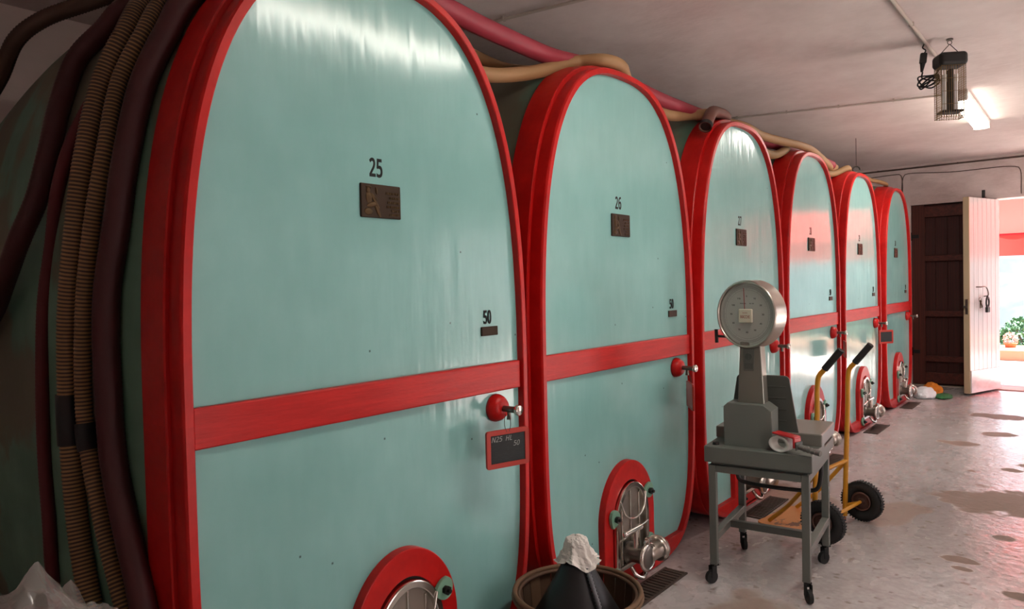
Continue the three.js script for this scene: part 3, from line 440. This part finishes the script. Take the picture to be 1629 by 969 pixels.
  const face = part(dial, 'dial_face', new THREE.CircleGeometry(dr - 0.014, 64).translate(0, 0, 0.044), mat(0xffffff, 0.55, { map: dt }));
  part(dial, 'pointer', merge([box(0.003, 0.135, 0.002, -0.008, 0.07, 0.050).rotateZ(0.04), cyl(0.012, 0.012, 0.006, 16).rotateX(PI / 2).translate(0, 0, 0.049)]), mat(0x9a2626, 0.5));
  const c2 = document.createElement('canvas'); c2.width = 256; c2.height = 224; const y2 = c2.getContext('2d'); y2.fillStyle = '#c9c3ae'; y2.fillRect(0, 0, 256, 224); y2.textAlign = 'center'; y2.fillStyle = '#8c3a30'; y2.font = 'bold 26px sans-serif'; y2.fillText('BILANCE', 128, 58); y2.font = 'bold 92px sans-serif'; y2.save(); y2.translate(128, 162); y2.scale(0.62, 1); y2.fillText('MACCHI', 0, 0); y2.restore();
  const bt = new THREE.CanvasTexture(c2); bt.colorSpace = THREE.SRGBColorSpace;
  const badge = part(dial, 'maker_badge', rbox(0.082, 0.072, 0.012, 0.012, 0, -0.008, 0.055), mat(0xc9c3ae, 0.5));
  part(badge, 'badge_print', new THREE.PlaneGeometry(0.066, 0.056).translate(0, -0.008, 0.0615), mat(0xffffff, 0.5, { map: bt }));
  part(dial, 'locking_lever', merge([rod(V(-0.12, -0.125, 0.02), V(-0.195, -0.122, 0.04), 0.007), rod(V(-0.195, -0.085, 0.04), V(-0.192, -0.158, 0.04), 0.010)]), M.black);
  part(g, 'level_screw', merge([cyl(0.016, 0.018, 0.014, 14).translate(-0.22, 0.107, 0.26)]), M.black);
}
{
  // packing tape dispenser lying on the scale base
  const g = thing('tape_dispenser', 'red packing tape dispenser with white roll on the scale base', 'tape dispenser', [0.735, 0.737, -3.575], -0.25);
  part(g, 'tape_roll', lathe([[0.038, -0.025], [0.056, -0.025], [0.057, -0.022], [0.057, 0.022], [0.056, 0.025], [0.038, 0.025], [0.038, -0.025]], 32).rotateX(PI / 2).scale(1, 0.72, 1), mat(0xd7d5cf, 0.35), [-0.05, 0.042, 0.02]);
  part(g, 'red_frame', merge([rbox(0.125, 0.010, 0.058, 0.004, -0.03, 0.088, 0.02).rotateZ(-0.08), rbox(0.012, 0.05, 0.058, 0.004, 0.035, 0.06, 0.02)]), mat(0xb01c20, 0.35));
  part(g, 'blade_plate', rbox(0.006, 0.04, 0.056, 0.001, 0.046, 0.045, 0.02), M.greyDark);
  part(g, 'handle', merge([cyl(0.013, 0.014, 0.11, 14).rotateZ(PI / 2 - 0.12), ...[-0.03, -0.01, 0.01, 0.03].map((q) => new THREE.TorusGeometry(0.0145, 0.002, 6, 16).rotateY(PI / 2).translate(q, q * -0.12, 0))]), mat(0x6c6a66, 0.6), [0.105, 0.033, 0.02]);
}

// ---------------------------------------------------------------- hand truck
{
  const g = thing('hand_truck', 'yellow two-wheeled hand truck with black grips behind the scale table', 'hand truck', [0.668, 0, -4.72], -0.137);
  for (const s of [1, -1]) {
    const z = s * 0.225;
    part(g, 'side_rail', tube([[-0.085, 0.03, z], [-0.075, 0.35, z], [-0.06, 0.75, z], [-0.055, 0.95, z], [-0.045, 1.01, z], [-0.02, 1.04, z], [0.02, 1.09, z]], 0.0155, 50, 12), M.yellow);
    part(g, 'grip', tube([[-0.01, 1.052, z], [0.09, 1.175, z]], 0.021, 8, 14), M.rubber);
    const wz = s * 0.293, w = part(g, 'wheel', new THREE.TorusGeometry(0.095, 0.036, 14, 40).scale(1, 1, 0.95), M.rubber, [0.0, 0.131, wz]);
    part(w, 'wheel_rim', merge([new THREE.TorusGeometry(0.056, 0.007, 8, 30).translate(0, 0, 0.022), new THREE.TorusGeometry(0.056, 0.007, 8, 30).translate(0, 0, -0.022), cyl(0.060, 0.060, 0.028, 30).rotateX(PI / 2), cyl(0.022, 0.022, 0.075, 16).rotateX(PI / 2)]), mat(0x5a4038, 0.5, { metalness: 0.3 }));
    const tr = []; for (let k = 0; k < 44; k++) { const a = k / 44 * 2 * PI; tr.push(box(0.008, 0.006, 0.052, 0, 0.1275, 0).rotateZ(a)); } part(w, 'tread', merge(tr), M.rubber);
    part(g, 'brace', tube([[-0.40, 0.025, z * 0.85], [-0.26, 0.16, z * 0.9], [-0.072, 0.40, z]], 0.013, 20, 8), M.yellow);
    part(g, 'axle_bracket', rod(V(-0.082, 0.10, z), V(0, 0.131, z), 0.012, 8), M.yellow);
  }
  part(g, 'axle', rod(V(0, 0.131, -0.30), V(0, 0.131, 0.30), 0.011, 12), M.yellow);
  for (const [y, x] of [[0.40, -0.073]]) part(g, 'cross_bar', rod(V(x, y, -0.225), V(x, y, 0.225), 0.013, 12), M.yellow);
  const toe = new THREE.Shape(); toe.moveTo(-0.09, -0.25); toe.lineTo(-0.43, -0.235); toe.quadraticCurveTo(-0.47, -0.23, -0.47, -0.19); toe.lineTo(-0.47, 0.19); toe.quadraticCurveTo(-0.47, 0.23, -0.43, 0.235); toe.lineTo(-0.09, 0.25); toe.closePath();
  const wear = tex(256, 256, (u, v) => { const n = fbm(u * 9, v * 4, 201, 5, 9, 4); return mixc(hexrgb(0xc08048), hexrgb(0x6e4c34), smooth(0.53, 0.6, n)); }, true);
  part(g, 'toe_plate', extrude(toe, 0.008, 0.002, 6).rotateX(PI / 2).translate(0, 0.012, 0), mat(0xffffff, 0.5, { map: rep(wear, 2, 2) }));
}

// ---------------------------------------------------------------- basket, demijohn, paper
{
  const B = [0.30, 0, -2.30], woods = [mat(0x5a4230, 0.75), mat(0x6b5039, 0.75), mat(0x4c3827, 0.8)];
  const g = thing('slatted_basket', 'round brown slatted wooden basket holding the demijohn', 'basket', B);
  const slatG = rbox(0.056, 0.37, 0.006, 0.002, 0, 0.185, 0, 1), R = rng(12);
  for (let k = 0; k < 26; k++) { const a = k / 26 * 2 * PI, s = part(g, 'slat', slatG, woods[k % 3]); s.rotation.order = 'YXZ'; s.rotation.set(0.085, a, 0); s.position.set(Math.sin(a) * (0.213 + 0.003 * R()), 0.004, Math.cos(a) * 0.213); }
  part(g, 'bottom', cyl(0.205, 0.205, 0.012, 36), woods[2], [0, 0.01, 0]);
  for (const [y, r, q] of [[0.376, 0.252, 0.010], [0.360, 0.256, 0.009], [0.13, 0.232, 0.006]]) part(g, 'hoop', new THREE.TorusGeometry(r, q, 8, 64).rotateX(PI / 2), woods[1], [0, y, 0]);
  part(g, 'inner_hoop', new THREE.TorusGeometry(0.236, 0.008, 8, 64).rotateX(PI / 2), woods[0], [0, 0.365, 0]);
  const d = thing('demijohn', 'demijohn in black ribbed plastic sleeve standing in the basket', 'demijohn', [B[0], 0.018, B[2]]);
  const prof = [[0.02, 0], [0.17, 0.0], [0.19, 0.03], [0.195, 0.22]]; for (let k = 0; k <= 44; k++) { const t = k / 44, r = 0.195 + (0.055 - 0.195) * Math.pow(t, 0.9); prof.push([r + (k % 2 ? 0.0022 : 0), 0.235 + 0.24 * t]); } prof.push([0.05, 0.478], [0.046, 0.484]);
  part(d, 'sleeve', lathe(prof, 56), mat(0x17181a, 0.42));
  part(d, 'neck', lathe([[0.034, 0.44], [0.034, 0.50], [0.042, 0.506], [0.044, 0.52], [0.040, 0.53], [0.028, 0.532], [0.026, 0.45]], 28), mat(0x0c2a16, 0.12));
  for (let k = 0; k < 2; k++) { const a = 1.2 + k * PI, pts = []; for (let i = 0; i <= 40; i++) { const t = i / 40; pts.push([(0.208 - 0.150 * t) * Math.sin(a) , 0.245 + 0.245 * t, (0.208 - 0.150 * t) * Math.cos(a)]); } part(d, 'corner_strip', hoseGeo(pts, 0.011, 0.013, 0.004, 8, 0.004), mat(0x6a6d72, 0.35)); }
  // crumpled paper pushed over the neck
  const n = 64, m = 26, pos = [], idx = [], R2 = rng(33);
  for (let j = 0; j <= m; j++) for (let i = 0; i < n; i++) {
    const a = i / n * 2 * PI, t = j / m, f = Math.sin(a * 5 + 1.3) * 0.5 + Math.sin(a * 8 + 2.1 + t * 2) * 0.35 + Math.sin(a * 13 + t * 5) * 0.25;
    const r0 = t < 0.45 ? 0.052 * Math.sin(t / 0.45 * PI / 2) + 0.004 : 0.056 + 0.042 * Math.pow((t - 0.45) / 0.55, 1.3);
    const r = r0 * (1 + 0.22 * f * smooth(0.1, 0.9, t)) + 0.004 * (fbm(i * 0.35, j * 0.5, 7, 3) - 0.5) * 3, y = 0.070 * Math.cos(Math.min(1, t / 0.6) * PI / 2) * 1.0 - 0.055 * smooth(0.45, 1, t) * (1 + 0.35 * Math.sin(a * 3)) + 0.012 * f * t + 0.018 * (fbm(i * 0.3 + 9, j * 0.4, 11, 3) - 0.5);
    pos.push(r * Math.cos(a) * 1.15 + 0.010 * t, y, r * Math.sin(a));
  }
  for (let j = 0; j < m; j++) for (let i = 0; i < n; i++) { const a = j * n + i, b = j * n + (i + 1) % n; idx.push(a, a + n, b, b, a + n, b + n); }
  const pg = new THREE.BufferGeometry(); pg.setAttribute('position', new THREE.Float32BufferAttribute(pos, 3)); pg.setIndex(idx);
  const paper = single('paper_cover', toCreasedNormals(pg, 0.35), mat(0xd9d6d0, 0.8, { side: THREE.DoubleSide }), 'crumpled white paper pushed over the neck of the demijohn', 'paper');
  paper.position.set(B[0], 0.542, B[2]); paper.scale.set(0.8, 0.8, 0.8);
}

// ---------------------------------------------------------------- clear plastic bag by the first cask
{
  const n = 160, m = 84, pos = [], idx = [], uv = [];
  // a sheet draped over a pile: height field with pinched ridges
  const hgt = (x, z) => {
    const px = -0.06, pz = -0.55, dx = x - px, dz = z - pz, r = Math.hypot(dx * (dx > 0 ? 1.0 : 1.05), dz * 1.3), a = Math.atan2(dz, dx);
    let h = 0.985 - 0.62 * Math.pow(r, 0.78) + 0.035 * Math.sin(a * 7 + 1) * smooth(0.02, 0.3, r) + 0.022 * Math.sin(a * 13 + r * 9) * smooth(0.04, 0.3, r);
    h += 0.05 * (fbm(x * 9 + 30, z * 9 + 30, 15, 4) - 0.5) + 0.05 * (Math.abs(fbm(x * 5 + 60, z * 5 + 60, 17, 3) - 0.5) * -2);
    const rd = (f, q) => 1 - 2 * Math.abs(fbm(x * f + 3.1 * q, z * f * 1.2 + 7.7 * q, 200 + q, 3) - 0.5);
    h += 0.075 * (rd(6, 5) - 0.8) * smooth(0.0, 0.12, r) + 0.035 * (rd(15, 9) - 0.8);
    return Math.max(h, 0.42 + 0.05 * fbm(x * 6, z * 6 + 50, 19, 3));
  };
  for (let j = 0; j <= m; j++) for (let i = 0; i <= n; i++) {
    const s = i / n, t = j / m; let x = -1.5 + 1.95 * s, z = -0.76 + 0.62 * t, y = hgt(x, z);
    const edge = Math.min(s, 1 - s, t, 1 - t); if (edge < 0.05) { const k = 1 - edge / 0.05; y = y * (1 - k) + 0.004 * k; const cx = -0.52, cz = -0.45; x += (cx - x) * -0.02 * k; }
    pos.push(x, y, z); uv.push(s, t);
  }
  for (let j = 0; j < m; j++) for (let i = 0; i < n; i++) { const a = j * (n + 1) + i; idx.push(a, a + n + 1, a + 1, a + 1, a + n + 1, a + n + 2); }
  const g = new THREE.BufferGeometry(); g.setAttribute('position', new THREE.Float32BufferAttribute(pos, 3)); g.setAttribute('uv', new THREE.Float32BufferAttribute(uv, 2)); g.setIndex(idx);
  single('plastic_sheet', toCreasedNormals(g, 0.25), mat(0xf0eeea, 0.14, { transmission: 0.82, thickness: 0, side: THREE.DoubleSide }), 'crumpled clear plastic sheet heaped beside the nearest cask', 'plastic sheet');
}

// ---------------------------------------------------------------- ceiling: lamps, insect killer, conduits
function lamp(name, label, x, z0, z1, power) {
  const L = Math.abs(z1 - z0), zc = (z0 + z1) / 2, g = thing(name, label, 'lamp', [x, H, zc], 0, 'fluorescent ceiling lamps');
  part(g, 'tray', rbox(0.15, 0.035, L, 0.006, 0, -0.018, 0), M.white);
  const s = new THREE.Shape(); s.moveTo(-0.07, 0); s.lineTo(-0.06, -0.045); s.quadraticCurveTo(-0.055, -0.055, -0.045, -0.055); s.lineTo(0.045, -0.055); s.quadraticCurveTo(0.055, -0.055, 0.06, -0.045); s.lineTo(0.07, 0); s.closePath();
  part(g, 'diffuser', extrude(s, L - 0.10, 0, 6).translate(0, -0.036, -(L - 0.10) / 2), mat(0xf4f2ec, 0.5, { emissive: 0xfff4e2, emissiveIntensity: 5 }));
  for (const e of [-1, 1]) part(g, 'end_cap', rbox(0.145, 0.075, 0.05, 0.006, 0, -0.052, e * (L / 2 - 0.025)), M.white);
  const r = new THREE.RectAreaLight(0xfff8f0, power, 0.13, L - 0.1); r.position.set(x, H - 0.098, zc); r.rotation.x = -PI / 2; scene.add(r);
}
lamp('fluorescent_lamp', 'lit white fluorescent ceiling lamp behind the caged insect killer', 0.955, -7.40, -9.06, 14);
lamp('fluorescent_lamp', 'lit fluorescent ceiling lamp above the nearest casks, out of the picture', 1.62, -2.1, -3.75, 9);
{
  const hx = 1.118, hz = -5.77;
  const g = thing('insect_killer', 'caged electric insect killer with black top hanging from the ceiling', 'insect killer', [hx, 2.70, hz], 0.55);
  const w = 0.115, h = 0.36;
  part(g, 'top_cap', rbox(0.185, 0.095, 0.15, 0.03, 0, h + 0.04, 0, 4), M.black);
  const cageM = mat(0x8a7048, 0.45, { metalness: 0.6 }), bars = [];
  for (const s of [-1, 1]) { for (let k = 0; k <= 10; k++) { const q = -w / 2 * 1.35 + k * w * 1.35 / 10; bars.push(box(0.0022, h, 0.0022, q, h / 2, s * w / 2)); } for (let k = 0; k <= 8; k++) { const q = -w / 2 + k * w / 8; bars.push(box(0.0022, h, 0.0022, s * w / 2 * 1.35, h / 2, q)); } for (let k = 0; k <= 22; k++) { bars.push(box(0.0022, 0.0022, w, s * w / 2 * 1.35, 0.004 + k * h / 23, 0)); } for (let k = 0; k <= 4; k++) bars.push(box(w * 1.35, 0.0022, 0.0022, 0, 0.004 + k * h / 4.1, s * w / 2)); }
  for (let k = 0; k <= 8; k++) bars.push(box(0.0022, 0.0022, w, -w / 2 * 1.35 + k * w * 1.35 / 8, 0.002, 0));
  part(g, 'cage', merge(bars), cageM);
  part(g, 'tray', rbox(w * 1.2, 0.016, w * 0.85, 0.004, 0, 0.045, 0), M.black);
  for (const s of [-1, 1]) { part(g, 'lamp_tube', cyl(0.013, 0.013, 0.2, 16).translate(s * 0.036, 0.155, 0), mat(0xf2f2f2, 0.3)); part(g, 'lamp_socket', cyl(0.016, 0.016, 0.05, 14).translate(s * 0.036, 0.28, 0), M.white); }
  part(g, 'centre_post', rbox(0.022, 0.30, 0.05, 0.003, 0, 0.19, 0), M.black);
  for (const s of [-1, 1]) part(g, 'hanger_chain', rod(V(s * 0.07, h + 0.08, 0), V(0, H - 2.70 - 0.035, 0), 0.0028, 6), M.wire);
  part(g, 'ceiling_hook', merge([new THREE.TorusGeometry(0.014, 0.003, 6, 16).translate(0, H - 2.70 - 0.024, 0), cyl(0.022, 0.022, 0.008, 16).translate(0, H - 2.70 - 0.004, 0)]), M.steelDark);
  const p = thing('power_cord', 'black coiled power cord with plug hanging beside the insect killer', 'cord', [0, 0, 0]);
  part(p, 'plug', merge([rbox(0.045, 0.075, 0.04, 0.01, 0, 0, 0), cyl(0.018, 0.008, 0.06, 12).translate(0, -0.065, 0)]), M.black, [0.955, 3.155, -5.78], [0.05, 0.3, -0.12]);
  part(p, 'cord_hook', tube([[0.965, 3.25, -5.76], [0.955, 3.225, -5.76], [0.972, 3.205, -5.77], [0.962, 3.19, -5.78]], 0.005, 16, 6), M.black);
  const R = rng(4), pts = [[0.948, 3.06, -5.79], [0.945, 3.02, -5.79]]; for (let k = 0; k < 26; k++) { const a = k * 1.15; pts.push([0.985 + 0.062 * Math.cos(a) + 0.015 * (R() - 0.5), 2.985 + 0.038 * Math.sin(a * 1.13) + 0.02 * (R() - 0.5), -5.79 + 0.02 * Math.sin(a * 0.7)]); } pts.push([1.03, 3.03, -5.785], [1.055, 3.08, -5.78], [1.06, 3.10, -5.775]);
  part(p, 'cable', tube(pts, 0.0055, 320, 6), M.black);
}
{
  const cm = mat(0xb9aca2, 0.6), cd = mat(0x5a4a40, 0.6);
  const conduit = (label, a, b, r, m, clips = 4) => { const g = thing('cable_conduit', label, 'conduit', [0, 0, 0]); part(g, 'pipe', rod(V(...a), V(...b), r, 10), m); for (let k = 1; k <= clips; k++) { const t = k / (clips + 1), q = V(...a).lerp(V(...b), t), d = V(...b).sub(V(...a)); part(g, 'clip', new THREE.BoxGeometry(0.014, 0.026, 0.03).rotateY(Math.atan2(d.x, d.z) + PI / 2), m, [q.x, q.y + 0.002, q.z]); } return g; };
  const y = H - 0.018;
  conduit('pale cable conduit on the ceiling leading to the insect killer', [0.955, y, -0.5], [0.99, y, -6.15], 0.012, cm, 5);
  conduit('thin dark cable on the ceiling leading from the casks to the lamp', [-1.3, y, -6.77], [0.90, y, -7.43], 0.009, cm, 4);
  conduit('pale cable conduit on the ceiling above the first two casks', [-2.7, y, -3.02], [0.95, y, -3.63], 0.010, cm, 5);
  conduit('dark cable running under the ceiling along the end wall', [-2.7, H - 0.04, ZB + 0.012], [4.48, H - 0.055, ZB + 0.012], 0.012, cd, 6);
  const g = thing('wall_cable', 'thin cable on the end wall with a drop behind the farthest cask', 'cable', [0, 0, 0]);
  part(g, 'cable_run', tube([[-1.2, 3.10, ZB + 0.006], [-0.42, 3.135, ZB + 0.006], [-0.355, 3.13, ZB + 0.006], [-0.33, 3.08, ZB + 0.006], [-0.33, 2.4, ZB + 0.006], [-0.33, 1.2, ZB + 0.006]], 0.006, 80, 6), cd);
  part(g, 'cable_run', tube([[-0.315, 1.2, ZB + 0.006], [-0.315, 3.07, ZB + 0.006], [-0.29, 3.12, ZB + 0.006], [-0.22, 3.13, ZB + 0.006], [0.3, 3.09, ZB + 0.006], [1.02, 3.08, ZB + 0.006], [1.09, 3.05, ZB + 0.006], [1.11, 2.70, ZB + 0.006]], 0.006, 80, 6), cd);
  single('ceiling_hook', merge([new THREE.TorusGeometry(0.040, 0.008, 8, 20, 4.6).rotateY(0.6), cyl(0.003, 0.003, 0.34, 8).translate(0, 0.20, 0)]), M.wire, 'rusty iron hook hanging above casks 29 and 30', 'hook').position.set(-0.28, 2.88, -9.02);
}

// ---------------------------------------------------------------- rag bundle by the farthest cask
{
  const lump = (rx, ry, rz, s) => { const q = new THREE.IcosahedronGeometry(1, 5), p = q.attributes.position; for (let i = 0; i < p.count; i++) { const x = p.getX(i), y = p.getY(i), z = p.getZ(i), k = 0.78 + 0.5 * fbm(x * 2.2 + 20 + s, y * 2.2 + z * 1.7 + 30, 40 + s, 4); p.setXYZ(i, x * rx * k, Math.max(y * ry * k, -ry * 0.55) + ry * 0.55, z * rz * k); } q.computeVertexNormals(); return q; };
  single('crumpled_bag', lump(0.12, 0.09, 0.16, 1), mat(0xdfe6ea, 0.5), 'crumpled white bag on the floor by the farthest cask', 'bag').position.set(0.14, 0, -10.62);
  single('cloth', lump(0.11, 0.10, 0.14, 2), mat(0xd27a1e, 0.8), 'orange cloth crumpled behind the white bag', 'cloth').position.set(0.17, 0, -10.98);
  single('cloth', lump(0.09, 0.035, 0.18, 3), mat(0x2d6b3c, 0.8), 'green cloth lying flat beside the white bag', 'cloth').position.set(0.34, 0, -10.74);
}

// ---------------------------------------------------------------- outside
{
  const paving = tex(512, 512, (u, v) => { const n = fbm(u * 12, v * 12, 301, 5, 12, 12), m = fbm(u * 90, v * 90, 302, 2, 90, 90); return mixc(hexrgb(0x857d77), hexrgb(0x9c958f), clamp(0.5 + (n - 0.5) * 1.6 + (m - 0.5) * 0.7)); }, true);
  const yardBounceTone = tex(512, 512, (u, v) => { const n = fbm(u * 12, v * 12, 311, 5, 12, 12), m = fbm(u * 90, v * 90, 312, 2, 90, 90); return mixc(hexrgb(0xaca39b), hexrgb(0xc8c0b9), clamp(0.5 + (n - 0.5) * 1.6 + (m - 0.5) * 0.7)); }, true);  // unseen yard, lightened to bounce more daylight into the cellar
  tag(part(scene, 'ground_terrace', box(30, 0.2, 4.2, 3, -0.13, -14.2), mat(0xffffff, 0.9, { map: rep(paving, 12, 2) })), 'pale sunlit paving outside the portal', 'paving', null, 'structure');
  tag(part(scene, 'ground_yard', box(12, 0.2, 26, 4.75 + 6, -0.13, -1.0), mat(0xffffff, 0.9, { map: rep(yardBounceTone, 5, 10) })), 'pale sunlit yard outside the side doorway', 'paving', null, 'structure');
  tag(part(scene, 'trim_added_eave', box(0.75, 0.12, 13.4, 4.75 + 0.37, 2.75, -5.2), mat(0x8a6a50, 0.8)), 'wooden eave added out of view over the doorways to block sun', 'eave', null, 'structure');  // added out of view to keep most sun off the cellar floor
  tag(part(scene, 'wall_yard_added', box(0.4, 5.2, 26, 11.4, 2.5, -1.0), M.wall), 'plaster house wall added out of view across the yard to hide the sky', 'wall', null, 'structure');  // added unseen wall, keeps bright sky out of the upper doorway
  single('terrace_edge', rbox(30, 0.34, 1.2, 0.02, 3, 0.0, -16.9), mat(0x9a6a50, 0.85), 'low reddish brown terrace edge carrying the flower pots', 'terrace edge', null);
  // awning
  const cloth = mat(0xb2352f, 0.9, { transmission: 0.5, thickness: 0, side: THREE.DoubleSide }), trim = mat(0xb81c2c, 0.8);
  const a = thing('awning', 'salmon red cloth awning outside the portal', 'awning', [0, 0, 0]);
  const slope = new THREE.PlaneGeometry(4.2, 1, 24, 10); { const p = slope.attributes.position; for (let i = 0; i < p.count; i++) { const t = 0.5 - p.getY(i); p.setXYZ(i, p.getX(i) + 1.9, 2.86 - 0.62 * t - 0.03 * Math.sin(t * PI), -12.11 - 1.32 * t); } slope.computeVertexNormals(); }
  part(a, 'canopy', slope, cloth);
  const val = new THREE.PlaneGeometry(4.2, 0.33, 80, 4); { const p = val.attributes.position; for (let i = 0; i < p.count; i++) p.setXYZ(i, p.getX(i) + 1.9, p.getY(i) + 2.065, -13.43 + 0.012 * Math.sin(p.getX(i) * 11)); val.computeVertexNormals(); }
  part(a, 'valance', val, cloth);
  part(a, 'front_bar', rod(V(-0.2, 2.24, -13.43), V(4.0, 2.24, -13.43), 0.022, 10), trim);
  part(a, 'roller', rod(V(-0.2, 2.88, -12.15), V(4.0, 2.88, -12.15), 0.03, 12), trim);
  for (const x of [-0.15, 3.95]) part(a, 'arm', rod(V(x, 2.3, -12.12), V(x, 2.24, -13.43), 0.018, 8), M.white);
  // shrubs behind the terrace edge
  const leafG = (seed, n, rx, ry, rz, ls) => { const R = rng(seed), list = []; const leaf = new THREE.PlaneGeometry(1, 0.5, 1, 1); leaf.attributes.position.setZ(0, 0.06); leaf.attributes.position.setZ(3, 0.06); const e = new THREE.Euler(); for (let k = 0; k < n; k++) { const q = leaf.clone(), th = R() * 2 * PI, ph = Math.acos(1 - 1.75 * R()), rr = 0.55 + 0.45 * Math.sqrt(R()), s = ls * (0.6 + 0.8 * R()); e.set(R() * 6, R() * 6, R() * 6); q.scale(s, s, s).applyMatrix4(new THREE.Matrix4().makeRotationFromEuler(e)).translate(rx * rr * Math.sin(ph) * Math.cos(th), ry * (0.45 + 0.55 * rr * Math.cos(ph)), rz * rr * Math.sin(ph) * Math.sin(th)); list.push(q); } return merge(list); };
  const greens = [mat(0x4c7340, 0.8, { side: THREE.DoubleSide }), mat(0x5f8648, 0.8, { side: THREE.DoubleSide }), mat(0x3f6640, 0.8, { side: THREE.DoubleSide })];
  const LBL = ['dense green shrub behind the terrace edge, left of the flower pot', 'bushy green shrub directly behind the flower pot', 'green shrub right of the flower pot', 'pale green shrub farther right along the terrace', 'dark green shrub at the right end of the terrace', 'green shrub left of the portal view'];
  [[-0.25, 1], [0.72, 2], [1.69, 0], [2.66, 1], [3.63, 2], [-1.22, 0]].forEach(([x, c], i) => { const g = thing('shrub', LBL[i], 'shrub', [x, -0.05, -18.1 - 0.2 * (i % 2)], 0, 'shrubs along the terrace'); part(g, 'foliage', leafG(500 + i, 900, 0.47, 0.72 + 0.05 * (i % 3), 0.45, 0.09), greens[c]).userData.kind = 'stuff'; part(g, 'stem', merge([rod(V(0, 0, 0), V(0.06, 0.45, 0.02), 0.03, 8), rod(V(0, 0.1, 0), V(-0.15, 0.5, 0.05), 0.02, 8)]), mat(0x5b4735, 0.9)); });
  const p = thing('flower_pot', 'terracotta bowl pot with pinkish plant on the terrace edge', 'flower pot', [0.575, 0.17, -16.95]);
  part(p, 'pot', lathe([[0, 0], [0.085, 0], [0.105, 0.07], [0.118, 0.075], [0.118, 0.095], [0.105, 0.095], [0.09, 0.02], [0, 0.02]], 28), mat(0xc0603e, 0.8));
  part(p, 'soil', cyl(0.10, 0.10, 0.01, 24), mat(0x4a382b, 0.95), [0, 0.082, 0]);
  part(p, 'plant', leafG(77, 160, 0.13, 0.24, 0.13, 0.035).translate(0, 0.06, 0), mat(0xb98a80, 0.8, { side: THREE.DoubleSide })).userData.kind = 'stuff';
  // wooded hillsides, the blue of distant haze mixed into their colour
  const hill = (label, z0, depth, h0, h1, seed, c) => { const q = new THREE.PlaneGeometry(900, 1, 220, 30), pp = q.attributes.position; for (let i = 0; i < pp.count; i++) { const x = pp.getX(i), t = pp.getY(i) + 0.5; pp.setXYZ(i, x, h0 + (h1 - h0) * Math.pow(t, 1.15) * (0.75 + 0.5 * fbm(x * 0.006 + 50, 3, seed, 3)) + 9 * fbm(x * 0.05 + 90, t * 14 + 20, seed + 4, 4), z0 - depth * t); } q.computeVertexNormals(); return single('distant_hill', q, c, label, 'hill'); };
  const hazeTintedWood = tex(512, 512, (u, v) => { const n = fbm(u * 60, v * 30, 401, 4, 60, 30), m = fbm(u * 10, v * 8, 402, 3, 10, 8); return mixc(hexrgb(0x151e21), hexrgb(0x293437), clamp(0.5 + (n - 0.5) * 1.8 + (m - 0.5) * 0.8)); }, true);
  hill('wooded slope beyond the terrace, green tinted with blue haze', -70, 170, -22, 4, 410, mat(0xffffff, 0.95, { map: rep(hazeTintedWood, 10, 2) }));
  hill('pale far hillside tinted with blue haze, seen beneath the awning', -260, 300, -20, 75, 420, mat(0xffffff, 0.95, { map: rep(hazeTintedWood, 6, 2) }));
}
renderer.render(scene, camera);
